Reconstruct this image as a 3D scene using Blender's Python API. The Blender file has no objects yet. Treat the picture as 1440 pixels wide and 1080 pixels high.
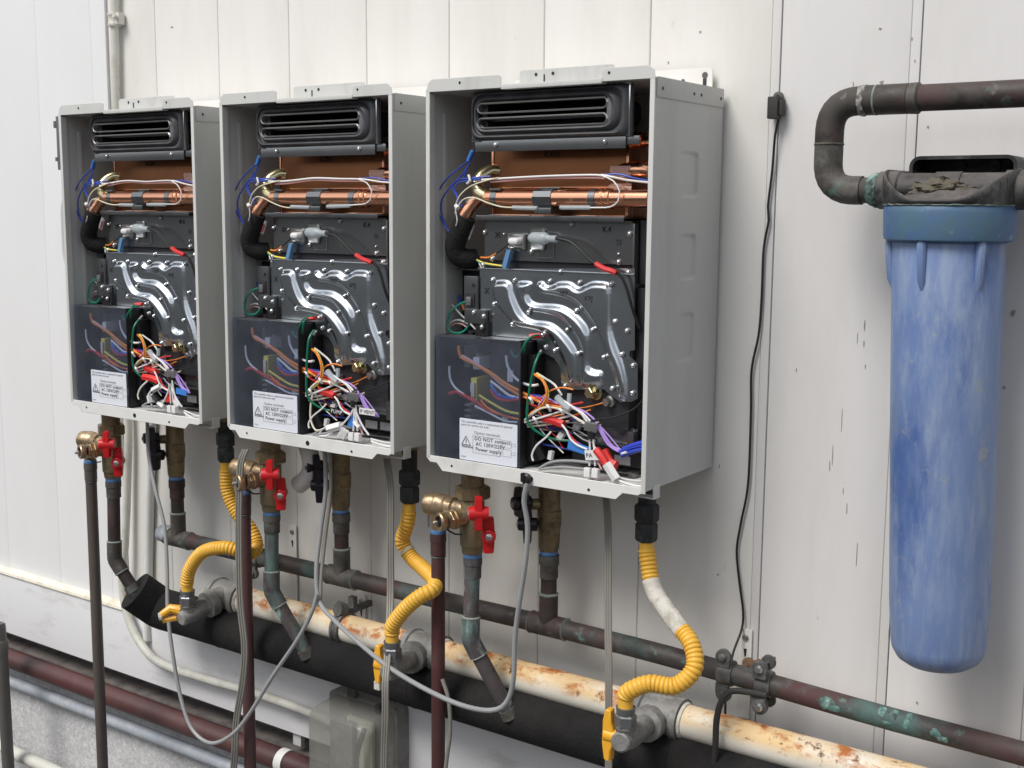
import bpy, bmesh, math, random
from mathutils import Vector, Matrix, noise as mnoise
random.seed(7)
R = math.radians
S = bpy.context.scene
COL = S.collection

# ------------------------------------------------------------------ camera, light, exposure
FPX, YAW, PITCH, ROLL = 1704.9, 0.61196, 0.14269, 0.00792
CAM = Vector((1.0619, -1.50087, 0.34703))
_f = Vector((-math.sin(YAW)*math.cos(PITCH), math.cos(YAW)*math.cos(PITCH), -math.sin(PITCH)))
_r0 = Vector((math.cos(YAW), math.sin(YAW), 0)); _u0 = _r0.cross(_f)
_r = math.cos(ROLL)*_r0 + math.sin(ROLL)*_u0; _u = -math.sin(ROLL)*_r0 + math.cos(ROLL)*_u0
cam = bpy.data.cameras.new('camera'); cam.lens = 36*FPX/1440; cam.sensor_width = 36
cam.clip_start = 0.05; cam.clip_end = 500
co = bpy.data.objects.new('camera', cam); COL.objects.link(co)
m = Matrix.Identity(4)
for i in range(3):
    m[i][0] = _r[i]; m[i][1] = _u[i]; m[i][2] = -_f[i]; m[i][3] = CAM[i]
co.matrix_world = m
S.camera = co

SUN_EL, SUN_AZ = R(52), R(-108)      # azimuth measured from +x towards +y: light from the front left
W = bpy.data.worlds.new('World'); S.world = W; W.use_nodes = True
nt = W.node_tree; nt.nodes.clear()
out = nt.nodes.new('ShaderNodeOutputWorld'); bg = nt.nodes.new('ShaderNodeBackground')
sky = nt.nodes.new('ShaderNodeTexSky'); sky.sky_type = 'NISHITA'; sky.sun_disc = False
sky.sun_elevation = SUN_EL; sky.sun_rotation = math.pi/2 - SUN_AZ
sky.air_density = 1.0; sky.dust_density = 1.2; sky.ozone_density = 1.0
hs = nt.nodes.new('ShaderNodeHueSaturation'); hs.inputs['Saturation'].default_value = 0.22
nt.links.new(sky.outputs[0], hs.inputs['Color']); nt.links.new(hs.outputs[0], bg.inputs[0])
bg.inputs[1].default_value = 0.085
nt.links.new(bg.outputs[0], out.inputs[0])
sun = bpy.data.lights.new('sun', 'SUN'); sun.energy = 1.5; sun.angle = R(26); sun.color = (1.0, .965, .92)
so = bpy.data.objects.new('sun', sun); COL.objects.link(so)
sd = Vector((math.cos(SUN_EL)*math.cos(SUN_AZ), math.cos(SUN_EL)*math.sin(SUN_AZ), math.sin(SUN_EL)))
so.rotation_euler = sd.to_track_quat('Z', 'Y').to_euler()
vs = S.view_settings; vs.view_transform = 'Standard'; vs.look = 'None'; vs.gamma = 1; vs.exposure = 0.88
vs.use_curve_mapping = False
S.render.engine = 'CYCLES'; S.cycles.max_bounces = 8; S.cycles.transparent_max_bounces = 12

def P(px, py, Y):
    """the point of the place that the photo shows at (px, py), on the plane y = Y"""
    d = _f*FPX + _r*(px-720) + _u*(540-py)
    return CAM + d*((Y-CAM.y)/d.y)
def PL(pts, Y=None):
    return [P(*q) if len(q) == 3 else P(q[0], q[1], Y) for q in pts]

# ------------------------------------------------------------------ materials
def lin(c):
    if isinstance(c, str):
        c = [int(c[i:i+2], 16)/255 for i in (0, 2, 4)]
        c = [x/12.92 if x <= .04045 else ((x+.055)/1.055)**2.4 for x in c]
    return (c[0], c[1], c[2], 1)
def M(name, col, rough=.5, metal=0, layers=(), bump=0, bscale=60, spec=.5, coat=0, rvar=0, rnd=True, noisebase=.12, nscale=14):
    """principled material; layers = (colour, scale, threshold, softness, stretch xyz, roughness, only_on_top)"""
    mt = bpy.data.materials.new(name); mt.use_nodes = True
    n = mt.node_tree.nodes; L = mt.node_tree.links; b = n['Principled BSDF']
    b.inputs['Roughness'].default_value = rough; b.inputs['Metallic'].default_value = metal
    b.inputs['Specular IOR Level'].default_value = spec
    if coat: b.inputs['Coat Weight'].default_value = coat; b.inputs['Coat Roughness'].default_value = .15
    tc = n.new('ShaderNodeTexCoord'); vec = tc.outputs['Object']
    if rnd:
        oi = n.new('ShaderNodeObjectInfo'); ml = n.new('ShaderNodeMath'); ml.operation = 'MULTIPLY'; ml.inputs[1].default_value = 17
        L.new(oi.outputs['Random'], ml.inputs[0])
        ad = n.new('ShaderNodeVectorMath'); ad.operation = 'ADD'
        L.new(vec, ad.inputs[0]); L.new(ml.outputs[0], ad.inputs[1]); vec = ad.outputs[0]
    def nz(scale, detail=6, st=(1, 1, 1), ro=.6):
        mp = n.new('ShaderNodeMapping'); mp.inputs['Scale'].default_value = st; L.new(vec, mp.inputs[0])
        t = n.new('ShaderNodeTexNoise'); t.inputs['Scale'].default_value = scale; t.inputs['Detail'].default_value = detail
        t.inputs['Roughness'].default_value = ro
        L.new(mp.outputs[0], t.inputs['Vector']); return t.outputs['Fac']
    c = lin(col); cur = None
    mx = n.new('ShaderNodeMix'); mx.data_type = 'RGBA'
    mx.inputs['A'].default_value = tuple(x*(1-noisebase) for x in c[:3])+(1,)
    mx.inputs['B'].default_value = tuple(min(1, x*(1+noisebase)) for x in c[:3])+(1,)
    L.new(nz(nscale, 5), mx.inputs['Factor']); cur = mx.outputs['Result']
    rcur = None
    for ly in layers:
        col2, sc, th, sf = ly[:4]; st = ly[4] if len(ly) > 4 else (1, 1, 1); rr = ly[5] if len(ly) > 5 else None
        top = ly[6] if len(ly) > 6 else 0
        mr = n.new('ShaderNodeMapRange'); mr.inputs['From Min'].default_value = th-sf; mr.inputs['From Max'].default_value = th+sf
        L.new(nz(sc, 8, st, .68), mr.inputs['Value']); fac = mr.outputs[0]
        if top:
            g = n.new('ShaderNodeNewGeometry'); sx = n.new('ShaderNodeSeparateXYZ'); L.new(g.outputs['Normal'], sx.inputs[0])
            m2 = n.new('ShaderNodeMapRange'); m2.inputs['From Min'].default_value = -.05; m2.inputs['From Max'].default_value = .45
            L.new(sx.outputs['Z'], m2.inputs['Value'])
            mm = n.new('ShaderNodeMath'); mm.operation = 'MULTIPLY'; L.new(fac, mm.inputs[0]); L.new(m2.outputs[0], mm.inputs[1]); fac = mm.outputs[0]
        mx = n.new('ShaderNodeMix'); mx.data_type = 'RGBA'; L.new(fac, mx.inputs['Factor']); L.new(cur, mx.inputs['A'])
        mx.inputs['B'].default_value = lin(col2); cur = mx.outputs['Result']
        if rr is not None or metal:
            q = n.new('ShaderNodeMix'); q.data_type = 'FLOAT'; L.new(fac, q.inputs['Factor'])
            if rcur: L.new(rcur, q.inputs['A'])
            else: q.inputs['A'].default_value = rough
            q.inputs['B'].default_value = rr if rr is not None else .8; rcur = q.outputs['Result']
            if metal:
                q = n.new('ShaderNodeMix'); q.data_type = 'FLOAT'; L.new(fac, q.inputs['Factor'])
                if b.inputs['Metallic'].links: L.new(b.inputs['Metallic'].links[0].from_socket, q.inputs['A'])
                else: q.inputs['A'].default_value = metal
                q.inputs['B'].default_value = 0; L.new(q.outputs['Result'], b.inputs['Metallic'])
    if rcur: L.new(rcur, b.inputs['Roughness'])
    elif rvar:
        mr = n.new('ShaderNodeMapRange'); mr.inputs['To Min'].default_value = rough-rvar; mr.inputs['To Max'].default_value = rough+rvar
        L.new(nz(30), mr.inputs['Value']); L.new(mr.outputs[0], b.inputs['Roughness'])
    L.new(cur, b.inputs['Base Color'])
    if bump:
        bp = n.new('ShaderNodeBump'); bp.inputs['Strength'].default_value = bump; bp.inputs['Distance'].default_value = .002
        L.new(nz(bscale, 6), bp.inputs['Height']); L.new(bp.outputs[0], b.inputs['Normal'])
    return mt
V = (9, 9, 1.1)   # vertical streak stretch
m_wall = M('wall_cream', (.755, .738, .705), .5, layers=[((.69, .665, .61), 3.5, .60, .16, (3, 3, .6)), ((.60, .56, .48), 17, .70, .05, (2, 2, .8)), ((.36, .33, .28), 48, .745, .02, (1.6, 1.6, .6))], bump=.12, bscale=25, noisebase=.035, nscale=3)
m_wall_l = M('wall_white', (.80, .80, .805), .45, layers=[((.76, .755, .75), 2.5, .58, .2, (1.5, 1.5, .7))], bump=.02, bscale=5, noisebase=.03, nscale=3)
m_wall_r = M('wall_grey_white', (.69, .675, .665), .48, layers=[((.62, .605, .58), 3.5, .60, .16, (3, 3, .6)), ((.42, .40, .36), 60, .725, .03, (2, 2, .5)), ((.14, .13, .12), 70, .745, .012, (1.4, 1.4, .6))], bump=.12, bscale=25, noisebase=.03, nscale=3)
m_skirt = M('skirt_white', (.76, .76, .77), .45, layers=[((.55, .54, .52), 8, .66, .12, (1, 1, 3))], noisebase=.03)
m_ledge = M('ledge_cream', (.78, .74, .62), .6, layers=[((.5, .42, .3), 30, .62, .1)])
m_conc = M('concrete', (.50, .495, .50), .9, layers=[((.64, .64, .65), 90, .54, .10), ((.34, .33, .33), 160, .60, .07)], bump=.8, bscale=140)
m_gap = M('concrete_gap_shade', (.17, .15, .14), .9, layers=[((.09, .08, .075), 30, .55, .1)], bump=.5, bscale=90)  # shadow under the wall's lower edge is put into this dark colour
m_ground = M('ground', (.10, .098, .095), .9, layers=[((.07, .07, .067), 2.2, .55, .12)], bump=.5, bscale=60, rnd=False)
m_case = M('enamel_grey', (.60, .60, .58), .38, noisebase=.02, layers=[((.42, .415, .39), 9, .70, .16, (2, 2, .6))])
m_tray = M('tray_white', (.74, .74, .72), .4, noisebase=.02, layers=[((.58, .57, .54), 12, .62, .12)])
m_caseshade = M('enamel_grey_side_shaded', (.51, .51, .49), .42, noisebase=.02, layers=[((.40, .395, .37), 7, .68, .2, (2, 2, .35))])  # same enamel as the casing, with the side's shade put into the colour
m_zinc = M('galvanised_steel', (.27, .275, .28), .24, .92, noisebase=.08, rvar=.05)
m_press = M('pressed_steel', (.60, .64, .68), .22, 1, noisebase=.05, rvar=.03, nscale=30)
m_dkmetal = M('dark_steel', (.055, .055, .06), .45, .6)
m_chrome = M('bright_steel', (.72, .73, .75), .16, 1)
m_rub = M('black_rubber', (.050, .050, .055), .42, noisebase=.25, layers=[((.10, .10, .11), 22, .60, .12)], bump=.15, bscale=50)
m_blk = M('black_plastic', (.012, .012, .013), .42)
m_void = M('dark_cavity', (.006, .006, .007), .8)
m_foam = M('black_foam', (.0105, .010, .0105), .85, bump=1, bscale=260, layers=[((.06, .058, .06), 420, .655, .03), ((.022, .020, .019), 8, .56, .1)], spec=.3)
m_cu = M('bright_copper', (.86, .43, .27), .22, 1, layers=[((.35, .14, .08), 28, .68, .08, (1, 1, 1), .45)], noisebase=.1)
m_cub = M('brown_copper_sheet', (.32, .135, .062), .36, .85, noisebase=.2, nscale=22)
m_cutape = M('copper_tape', (.62, .40, .33), .5, .6, bump=.8, bscale=200)
m_brassy = M('yellowed_steel', (.62, .55, .33), .25, .95, noisebase=.25, nscale=30)
m_brass = M('aged_brass', (.30, .235, .14), .42, .85, noisebase=.3, nscale=40, layers=[((.08, .062, .035), 60, .56, .12, (1, 1, 1), .6)], bump=.12, bscale=160)
m_brassb = M('clean_brass', (.46, .34, .21), .36, .9, noisebase=.25, nscale=40, layers=[((.16, .115, .07), 50, .56, .10, (1, 1, 1), .55), ((.10, .07, .04), 110, .66, .05, (1, 1, 1), .7)], bump=.2, bscale=150)
m_red = M('red_plastic', (.56, .012, .016), .34)
m_blue = M('blue_tape', (.09, .20, .42), .55, noisebase=.4, nscale=200, bump=.5, bscale=300)
m_pipe = M('brown_copper_pipe', (.040, .031, .028), .5, .1, layers=[((.080, .034, .033), 8, .54, .08), ((.062, .056, .050), 13, .55, .12), ((.022, .018, .017), 30, .60, .08), ((.16, .15, .135), 44, .68, .05), ((.075, .14, .125), 20, .69, .04)], bump=.2, bscale=110)
m_pipegrn = M('verdigris_copper', (.075, .066, .068), .55, .1, layers=[((.10, .075, .078), 9, .50, .1), ((.12, .20, .185), 13, .55, .07, (1.3, 1.3, .45)), ((.30, .42, .39), 20, .60, .05, (1.3, 1.3, .5)), ((.04, .035, .035), 40, .64, .05)], bump=.4, bscale=130)
m_pipeh = M('greened_copper_pipe', (.044, .036, .033), .55, .1, layers=[((.080, .034, .033), 8, .54, .08), ((.065, .060, .055), 13, .55, .12), ((.075, .13, .12), 10, .585, .07), ((.16, .15, .135), 44, .68, .05), ((.13, .24, .215), 24, .66, .05)], bump=.3, bscale=110)
m_fit = M('stained_fitting', (.065, .057, .050), .6, .15, layers=[((.15, .145, .13), 30, .56, .12), ((.10, .19, .17), 26, .62, .06)], bump=.5, bscale=120)
m_solder = M('pale_solder', (.26, .27, .25), .75, layers=[((.12, .20, .18), 60, .54, .1), ((.45, .46, .43), 90, .64, .05)], bump=.6, bscale=200)
m_redpipe = M('red_brown_paint', (.085, .030, .029), .5, layers=[((.13, .075, .066), 14, .60, .1), ((.05, .025, .025), 7, .56, .1)], noisebase=.2, bump=.15)
m_greypipe = M('grey_brown_pipe', (.105, .088, .078), .5, layers=[((.065, .052, .048), 9, .55, .12, (1, 1, .3))], bump=.12, noisebase=.15)
m_darkred = M('dark_red_pipe', (.105, .045, .045), .48, layers=[((.07, .045, .045), 8, .55, .14, (1, 1, .3))], bump=.12)
m_rustw = M('rusty_white_paint', (.72, .68, .59), .55, layers=[((.68, .49, .26), 7, .50, .06, (.5, 1, 1), .7, 1), ((.42, .14, .035), 34, .56, .06, (.7, 1, 1), .85, 1), ((.13, .05, .022), 55, .62, .04, (1, 1, 1), .9, 1), ((.42, .38, .30), 60, .70, .04)], bump=.25, bscale=90)
m_wplas = M('weathered_white_plastic', (.62, .61, .55), .5, layers=[((.42, .40, .33), 20, .60, .1), ((.20, .19, .15), 60, .72, .03)], bump=.15)
m_wclean = M('white_pipe_plastic', (.70, .70, .68), .45)
m_galv = M('dull_galvanised', (.24, .235, .225), .62, .35, layers=[((.36, .36, .34), 30, .60, .1), ((.12, .11, .10), 44, .64, .08)], bump=.6, bscale=120)
m_nut = M('grey_nut', (.22, .225, .235), .42, .7, layers=[((.55, .55, .53), 60, .66, .06)], bump=.2)
m_bnut = M('sooty_black_nut', (.026, .028, .030), .6, .2, layers=[((.09, .10, .11), 40, .6, .1)], bump=.5, bscale=110)
m_yel = M('yellow_hose', (.76, .43, .055), .42, noisebase=.08, layers=[((.42, .24, .05), 34, .68, .07)])
m_yelh = M('yellow_handle', (.80, .40, .030), .35, noisebase=.06)
m_wtape = M('grubby_white_tape', (.60, .57, .51), .8, layers=[((.33, .29, .24), 44, .60, .09)], bump=.9, bscale=120)
m_cable = M('grey_cable', (.30, .305, .31), .42)
m_cabled = M('dusty_grey_cable', (.235, .225, .20), .55)
m_bwire = M('black_wire', (.014, .014, .014), .45)
m_filt = M('blue_filter_plastic', (.125, .195, .39), .5, layers=[((.185, .26, .44), 4, .50, .16, (2, 2, .5)), ((.27, .335, .46), 16, .57, .12, (3, 3, .5)), ((.065, .125, .32), 6, .60, .08, (2, 2, .6)), ((.26, .31, .38), 60, .66, .06, (2, 2, .6)), ((.15, .19, .22), 4, .62, .10, (1, 1, .7)), ((.30, .32, .32), 40, .67, .05, (1, 1, 1))], noisebase=.1, bump=.12, bscale=60)
m_filtc = M('blue_filter_collar', (.070, .140, .30), .5, layers=[((.085, .16, .17), 9, .60, .12), ((.30, .40, .36), 50, .68, .06)], bump=.25, bscale=80)
m_cap = M('dusty_black_cap', (.020, .0195, .020), .5, layers=[((.13, .115, .11), 16, .47, .12, (1, 1, 1), .9, 1), ((.10, .10, .095), 24, .60, .08), ((.28, .28, .25), 60, .66, .05, (1, 1, 1), .95, 1)], bump=.6, bscale=90)
m_debris = M('dried_debris', (.11, .095, .07), .95, noisebase=.5, nscale=200, bump=.8, bscale=220)
m_crust = M('verdigris_crust', (.095, .20, .175), .85, layers=[((.34, .46, .42), 90, .56, .08), ((.05, .065, .06), 50, .53, .08)], noisebase=.3, nscale=90, bump=.9, bscale=200)
m_lbl = M('label_white', (.72, .74, .80), .4, noisebase=.01)
m_ink = M('label_ink', (.05, .05, .07), .6, noisebase=.0)
m_inkl = M('label_fine_ink', (.33, .33, .38), .6, noisebase=.0)
m_inkb = M('stamp_ink', (.012, .012, .014), .6, noisebase=.0)
m_inkw = M('old_scuff', (.33, .31, .29), .8, noisebase=.4, nscale=400)
m_screw = M('screw_steel', (.62, .62, .63), .2, 1)
m_dusty = M('dusty_clamp_steel', (.085, .085, .082), .6, .3, layers=[((.17, .17, .16), 40, .58, .1), ((.16, .26, .23), 40, .70, .04)], bump=.5, bscale=130)
m_nickel = M('matt_nickel', (.50, .50, .49), .3, .9)
m_hinge = M('grey_hinge', (.16, .155, .155), .5, .3)
m_patch = M('green_patina_patch', (.22, .42, .38), .8, noisebase=.3, nscale=90, bump=.8, bscale=150)
wirecol = dict(white=(.78, .77, .76), red=(.62, .03, .03), orange=(.85, .27, .05), yellow=(.82, .66, .12), blue=(.03, .07, .42),
               green=(.005, .16, .09), purple=(.42, .27, .66), black=(.015, .015, .015), pink=(.75, .42, .42), grey=(.3, .3, .31),
               cream=(.72, .66, .5), sky=(.06, .24, .66), teal=(.01, .26, .18))
WM = {k: M('wire_'+k, v, .38, noisebase=.03) for k, v in wirecol.items()}
def clearmat(name, tint, film, filmfac, rough, glossy=.5):
    mt = bpy.data.materials.new(name); mt.use_nodes = True; n = mt.node_tree.nodes; L = mt.node_tree.links
    b = n['Principled BSDF']; b.inputs['Base Color'].default_value = lin(film); b.inputs['Roughness'].default_value = rough
    t = n.new('ShaderNodeBsdfTransparent'); t.inputs[0].default_value = lin(tint)
    mx = n.new('ShaderNodeMixShader'); tc = n.new('ShaderNodeTexCoord'); nz = n.new('ShaderNodeTexNoise'); nz.inputs['Scale'].default_value = 24
    nz.inputs['Detail'].default_value = 6
    L.new(tc.outputs['Object'], nz.inputs['Vector'])
    mr = n.new('ShaderNodeMapRange'); mr.inputs['To Min'].default_value = filmfac-.1; mr.inputs['To Max'].default_value = filmfac+.1
    L.new(nz.outputs['Fac'], mr.inputs['Value']); L.new(mr.outputs[0], mx.inputs[0])
    L.new(t.outputs[0], mx.inputs[1]); L.new(b.outputs[0], mx.inputs[2]); L.new(mx.outputs[0], n['Material Output'].inputs[0])
    return mt
m_clear = clearmat('smoky_clear_plastic', (.80, .84, .92), (.19, .205, .24), .15, .14)
m_dome = clearmat('dusty_clear_cover', (.86, .86, .82), (.38, .38, .35), .40, .25)
m_boot = clearmat('milky_sleeve', (.9, .92, .94), (.55, .60, .62), .6, .25)

# ------------------------------------------------------------------ geometry helpers
BASE = {}
class MB:
    def __init__(s): s.v = []; s.f = []
    def add(s, vs, fs):
        o = len(s.v); s.v += [Vector(q) for q in vs]; s.f += [tuple(i+o for i in f) for f in fs]; return s
    def bm(s, b):
        b.verts.ensure_lookup_table(); b.verts.index_update()
        s.add([v.co.copy() for v in b.verts], [[v.index for v in f.verts] for f in b.faces]); b.free(); return s
    def box(s, lo, hi, bev=0, rot=None, piv=None):
        lo = Vector(lo); hi = Vector(hi); c = (lo+hi)/2; d = hi-lo
        b = bmesh.new(); bmesh.ops.create_cube(b, size=1)
        for v in b.verts: v.co = Vector((v.co.x*abs(d.x), v.co.y*abs(d.y), v.co.z*abs(d.z)))
        if bev: bmesh.ops.bevel(b, geom=list(b.edges), offset=min(bev, .45*min(abs(d.x), abs(d.y), abs(d.z))), segments=2, affect='EDGES', profile=.7)
        for v in b.verts:
            q = v.co
            if rot: q = rot @ q
            v.co = q + c
        return s.bm(b)
    def tube(s, pts, r, seg=12, cap=True, rf=None):
        pts = [Vector(q) for q in pts]; n = len(pts); t0 = (pts[1]-pts[0]).normalized()
        a = t0.orthogonal().normalized(); rings = []; prev = t0; vs = []; fs = []; L = 0
        for i, q in enumerate(pts):
            t = (pts[min(i+1, n-1)]-pts[max(i-1, 0)])
            t = t.normalized() if t.length > 1e-9 else prev
            a = prev.rotation_difference(t) @ a; a = (a-t*a.dot(t)).normalized(); b = t.cross(a); prev = t
            if i: L += (q-pts[i-1]).length
            rr = rf(i/(n-1), L) if rf else (r[i] if isinstance(r, (list, tuple)) else r)
            for k in range(seg):
                th = 2*math.pi*k/seg; vs.append(q+(a*math.cos(th)+b*math.sin(th))*rr)
        for i in range(n-1):
            for k in range(seg):
                k2 = (k+1) % seg; fs.append((i*seg+k, i*seg+k2, (i+1)*seg+k2, (i+1)*seg+k))
        if cap: fs.append(tuple(range(seg-1, -1, -1))); fs.append(tuple((n-1)*seg+k for k in range(seg)))
        return s.add(vs, fs)
    def lathe(s, prof, base, ax, seg=24, cap=True):
        """prof = [(distance along axis, radius)]"""
        base = Vector(base); ax = Vector(ax).normalized(); a = ax.orthogonal().normalized(); b = ax.cross(a); vs = []; fs = []
        if abs(ax.z) > .9: a = Vector((1, 0, 0)); a = (a-ax*a.dot(ax)).normalized(); b = ax.cross(a)
        n = len(prof)
        for (h, r) in prof:
            for k in range(seg):
                th = 2*math.pi*(k+.5)/seg; vs.append(base+ax*h+(a*math.cos(th)+b*math.sin(th))*r)
        for i in range(n-1):
            for k in range(seg):
                k2 = (k+1) % seg; fs.append((i*seg+k, i*seg+k2, (i+1)*seg+k2, (i+1)*seg+k))
        if cap: fs.append(tuple(range(seg-1, -1, -1))); fs.append(tuple((n-1)*seg+k for k in range(seg)))
        return s.add(vs, fs)
    def hexn(s, base, ax, r, h, seg=6):
        c = r*.94; return s.lathe([(0, c*.93), (h*.12, r), (h*.88, r), (h, c*.93)], base, ax, seg)
    def prism(s, poly, y0, y1, bev=0):
        """polygon of (x, z) extruded from y0 to y1"""
        b = bmesh.new(); vs = [b.verts.new((x, y0, z)) for x, z in poly]; f = b.faces.new(vs)
        r = bmesh.ops.extrude_face_region(b, geom=[f])
        for g in r['geom']:
            if isinstance(g, bmesh.types.BMVert): g.co.y = y1
        bmesh.ops.recalc_face_normals(b, faces=list(b.faces))
        if bev: bmesh.ops.bevel(b, geom=list(b.edges), offset=bev, segments=1, affect='EDGES')
        return s.bm(b)
    def loft(s, loops, close_first=False, close_last=False):
        n = len(loops[0]); vs = [q for l in loops for q in l]; fs = []
        for i in range(len(loops)-1):
            for k in range(n):
                k2 = (k+1) % n; fs.append((i*n+k, i*n+k2, (i+1)*n+k2, (i+1)*n+k))
        if close_first: fs.append(tuple(range(n-1, -1, -1)))
        if close_last: fs.append(tuple((len(loops)-1)*n+k for k in range(n)))
        return s.add(vs, fs)
    def build(s, name, mat, parent=None, ang=35, label=None):
        me = bpy.data.meshes.new(name)
        if parent is not None: L = BASE[parent.name]
        else:
            lo = [min(v[i] for v in s.v) for i in range(3)]; hi = [max(v[i] for v in s.v) for i in range(3)]
            L = Vector(((lo[0]+hi[0])/2, (lo[1]+hi[1])/2, lo[2]))
        me.from_pydata([tuple(v-L) for v in s.v], [], s.f)
        b = bmesh.new(); b.from_mesh(me); bmesh.ops.recalc_face_normals(b, faces=list(b.faces)); b.to_mesh(me); b.free()
        me.materials.append(mat)
        me.polygons.foreach_set('use_smooth', [True]*len(me.polygons)); me.set_sharp_from_angle(angle=R(ang)); me.update()
        o = bpy.data.objects.new(name, me); COL.objects.link(o)
        if parent is not None: o.parent = parent
        else: o.location = L
        BASE[o.name] = L
        if label: o['label'] = label
        return o
def tag(o, label=None, cat=None, group=None, kind=None):
    if label: o['label'] = label
    if cat: o['category'] = cat
    if group: o['group'] = group
    if kind: o['kind'] = kind
    return o
def thing(name, loc, label, cat, group=None):
    o = bpy.data.objects.new(name, None); COL.objects.link(o); o.location = loc; o.empty_display_size = .05
    BASE[o.name] = Vector(loc); return tag(o, label, cat, group)
def copy_tree(o, dx, parent=None):
    c = o.copy(); COL.objects.link(c)
    if parent is None: c.location = o.location+Vector(dx); BASE[c.name] = BASE[o.name]+Vector(dx)
    else: c.parent = parent; BASE[c.name] = BASE[parent.name]
    for ch in [q for q in KIDS.get(o.name, [])]: copy_tree(ch, dx, c)
    return c
KIDS = {}
def index_kids():
    KIDS.clear()
    for o in bpy.data.objects:
        if o.parent: KIDS.setdefault(o.parent.name, []).append(o)
def cr(pts, step=.006):
    """smooth curve through the points"""
    pts = [Vector(q) for q in pts]; q = [pts[0]*2-pts[1]]+pts+[pts[-1]*2-pts[-2]]; o = []
    for i in range(1, len(q)-2):
        p0, p1, p2, p3 = q[i-1:i+3]; n = max(2, int((p2-p1).length/step))
        for k in range(n):
            t = k/n
            o.append(.5*((2*p1)+(p2-p0)*t+(2*p0-5*p1+4*p2-p3)*t*t+(3*p1-p0-3*p2+p3)*t**3))
    o.append(pts[-1]); return o
def even(pts, step):
    o = [pts[0]]; acc = 0
    for a, b in zip(pts, pts[1:]):
        d = (b-a).length
        while acc+d >= step:
            t = (step-acc)/d; a = a.lerp(b, t); o.append(a); d = (b-a).length; acc = 0
        acc += d
    return o
def fil(pts, rad, n=7):
    """polyline with rounded corners"""
    pts = [Vector(q) for q in pts]; o = [pts[0]]
    for i in range(1, len(pts)-1):
        a = (pts[i-1]-pts[i]).normalized(); b = (pts[i+1]-pts[i]).normalized()
        ang = a.angle(b); d = min(rad/math.tan(ang/2), .48*(pts[i-1]-pts[i]).length, .48*(pts[i+1]-pts[i]).length)
        p0 = pts[i]+a*d; p2 = pts[i]+b*d
        for k in range(n+1):
            t = k/n; o.append(p0*(1-t)**2+pts[i]*2*t*(1-t)+p2*t*t)
    o.append(pts[-1]); return o
def rr(cx, cz, hw, hh, r, y, n=6):
    o = []; r = min(r, hw, hh)
    for (sx, sz, a0) in ((1, 1, 0), (-1, 1, 90), (-1, -1, 180), (1, -1, 270)):
        for k in range(n+1):
            th = R(a0+90*k/n); o.append(Vector((cx+sx*(hw-r)+r*math.cos(th), y, cz+sz*(hh-r)+r*math.sin(th))))
    return o
def text(s, size, loc, mat, parent, name='lettering', rotx=90, sx=1, tilt=0, depth=.0001, rotm=None, shift=None, stretch=1):
    cu = bpy.data.curves.new(name, 'FONT'); cu.body = s; cu.size = size; cu.extrude = depth; cu.space_character = 1.08
    cu.align_x = 'LEFT'; cu.resolution_u = 2
    t = bpy.data.objects.new('tmp', cu); COL.objects.link(t)
    bpy.context.view_layer.update()
    me = bpy.data.meshes.new_from_object(t.evaluated_get(bpy.context.evaluated_depsgraph_get()))
    COL.objects.unlink(t); bpy.data.objects.remove(t)
    rm = rotm if rotm else Matrix.Rotation(R(tilt), 3, 'Y') @ Matrix.Rotation(R(90), 3, 'X')
    b = MB(); b.add([rm @ Vector((v.co.x*stretch, v.co.y, v.co.z))+Vector(loc) for v in me.vertices], [tuple(p.vertices) for p in me.polygons])
    bpy.data.meshes.remove(me)
    return b.build(name, mat, parent)
def seg_at(pts, d):
    """point and direction at distance d along a path"""
    L = 0
    for a, b in zip(pts, pts[1:]):
        l = (b-a).length
        if L+l >= d and l > 0: return a.lerp(b, (d-L)/l), (b-a).normalized()
        L += l
    return pts[-1], (pts[-1]-pts[-2]).normalized()

# ================================================================== STRUCTURE
# ---- ground
g = MB(); g.add([(-60, -60, -1.32), (60, -60, -1.32), (60, 20, -1.32), (-60, 20, -1.32)], [(0, 1, 2, 3)])
tag(g.build('ground', m_ground), kind='structure')
# ---- unseen low wall behind the viewer, added for the sheet metal to reflect
g = MB(); g.box((-14, -6.4, -1.32), (14, -6.1, 1.5), .02); tag(g.build('unseen_reflection_wall', M('unseen_reflection_wall_render', (.30, .295, .285), .9, layers=[((.24, .235, .225), 2, .55, .1)])), kind='structure')
# ---- wall of upright sheet panels
wall = bpy.data.objects.new('wall', None); COL.objects.link(wall); wall['kind'] = 'structure'; BASE['wall'] = Vector((0, 0, 0))
ZB, ZT = -.598, 1.9
def panel(x0, x1, mt, y=0, batten=False, zb=ZB, g=.00035, e=1.0):
    w = x1-x0; prof = [(x0+g, .03), (x0+g, .0022*e), (x0+g+.0010, .0006*e), (x0+g+.0026, 0), (x0+w*.3, -.0006), (x0+w*.7, -.0006), (x1-g-.0026, 0), (x1-g-.0010, .0006*e), (x1-g, .0022*e), (x1-g, .03)]
    b = MB(); n = len(prof)
    b.add([(px, y+py, z) for z in (zb, ZT) for px, py in prof], [(i, i+1, n+i+1, n+i) for i in range(n-1)]+[(n-1, 0, n, 2*n-1)]+[tuple(range(n)), tuple(range(2*n-1, n-1, -1))])
    b.build('panel', mt, wall, 20)
xs = [-.80, -.63, -.456, -.282, -.114, .060, .234, .412]
panel(-.937, -.80, m_wall)
for a, b_ in zip(xs, xs[1:]): panel(a, b_, m_wall if b_ < .2 or a < .2 else m_wall)
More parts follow.
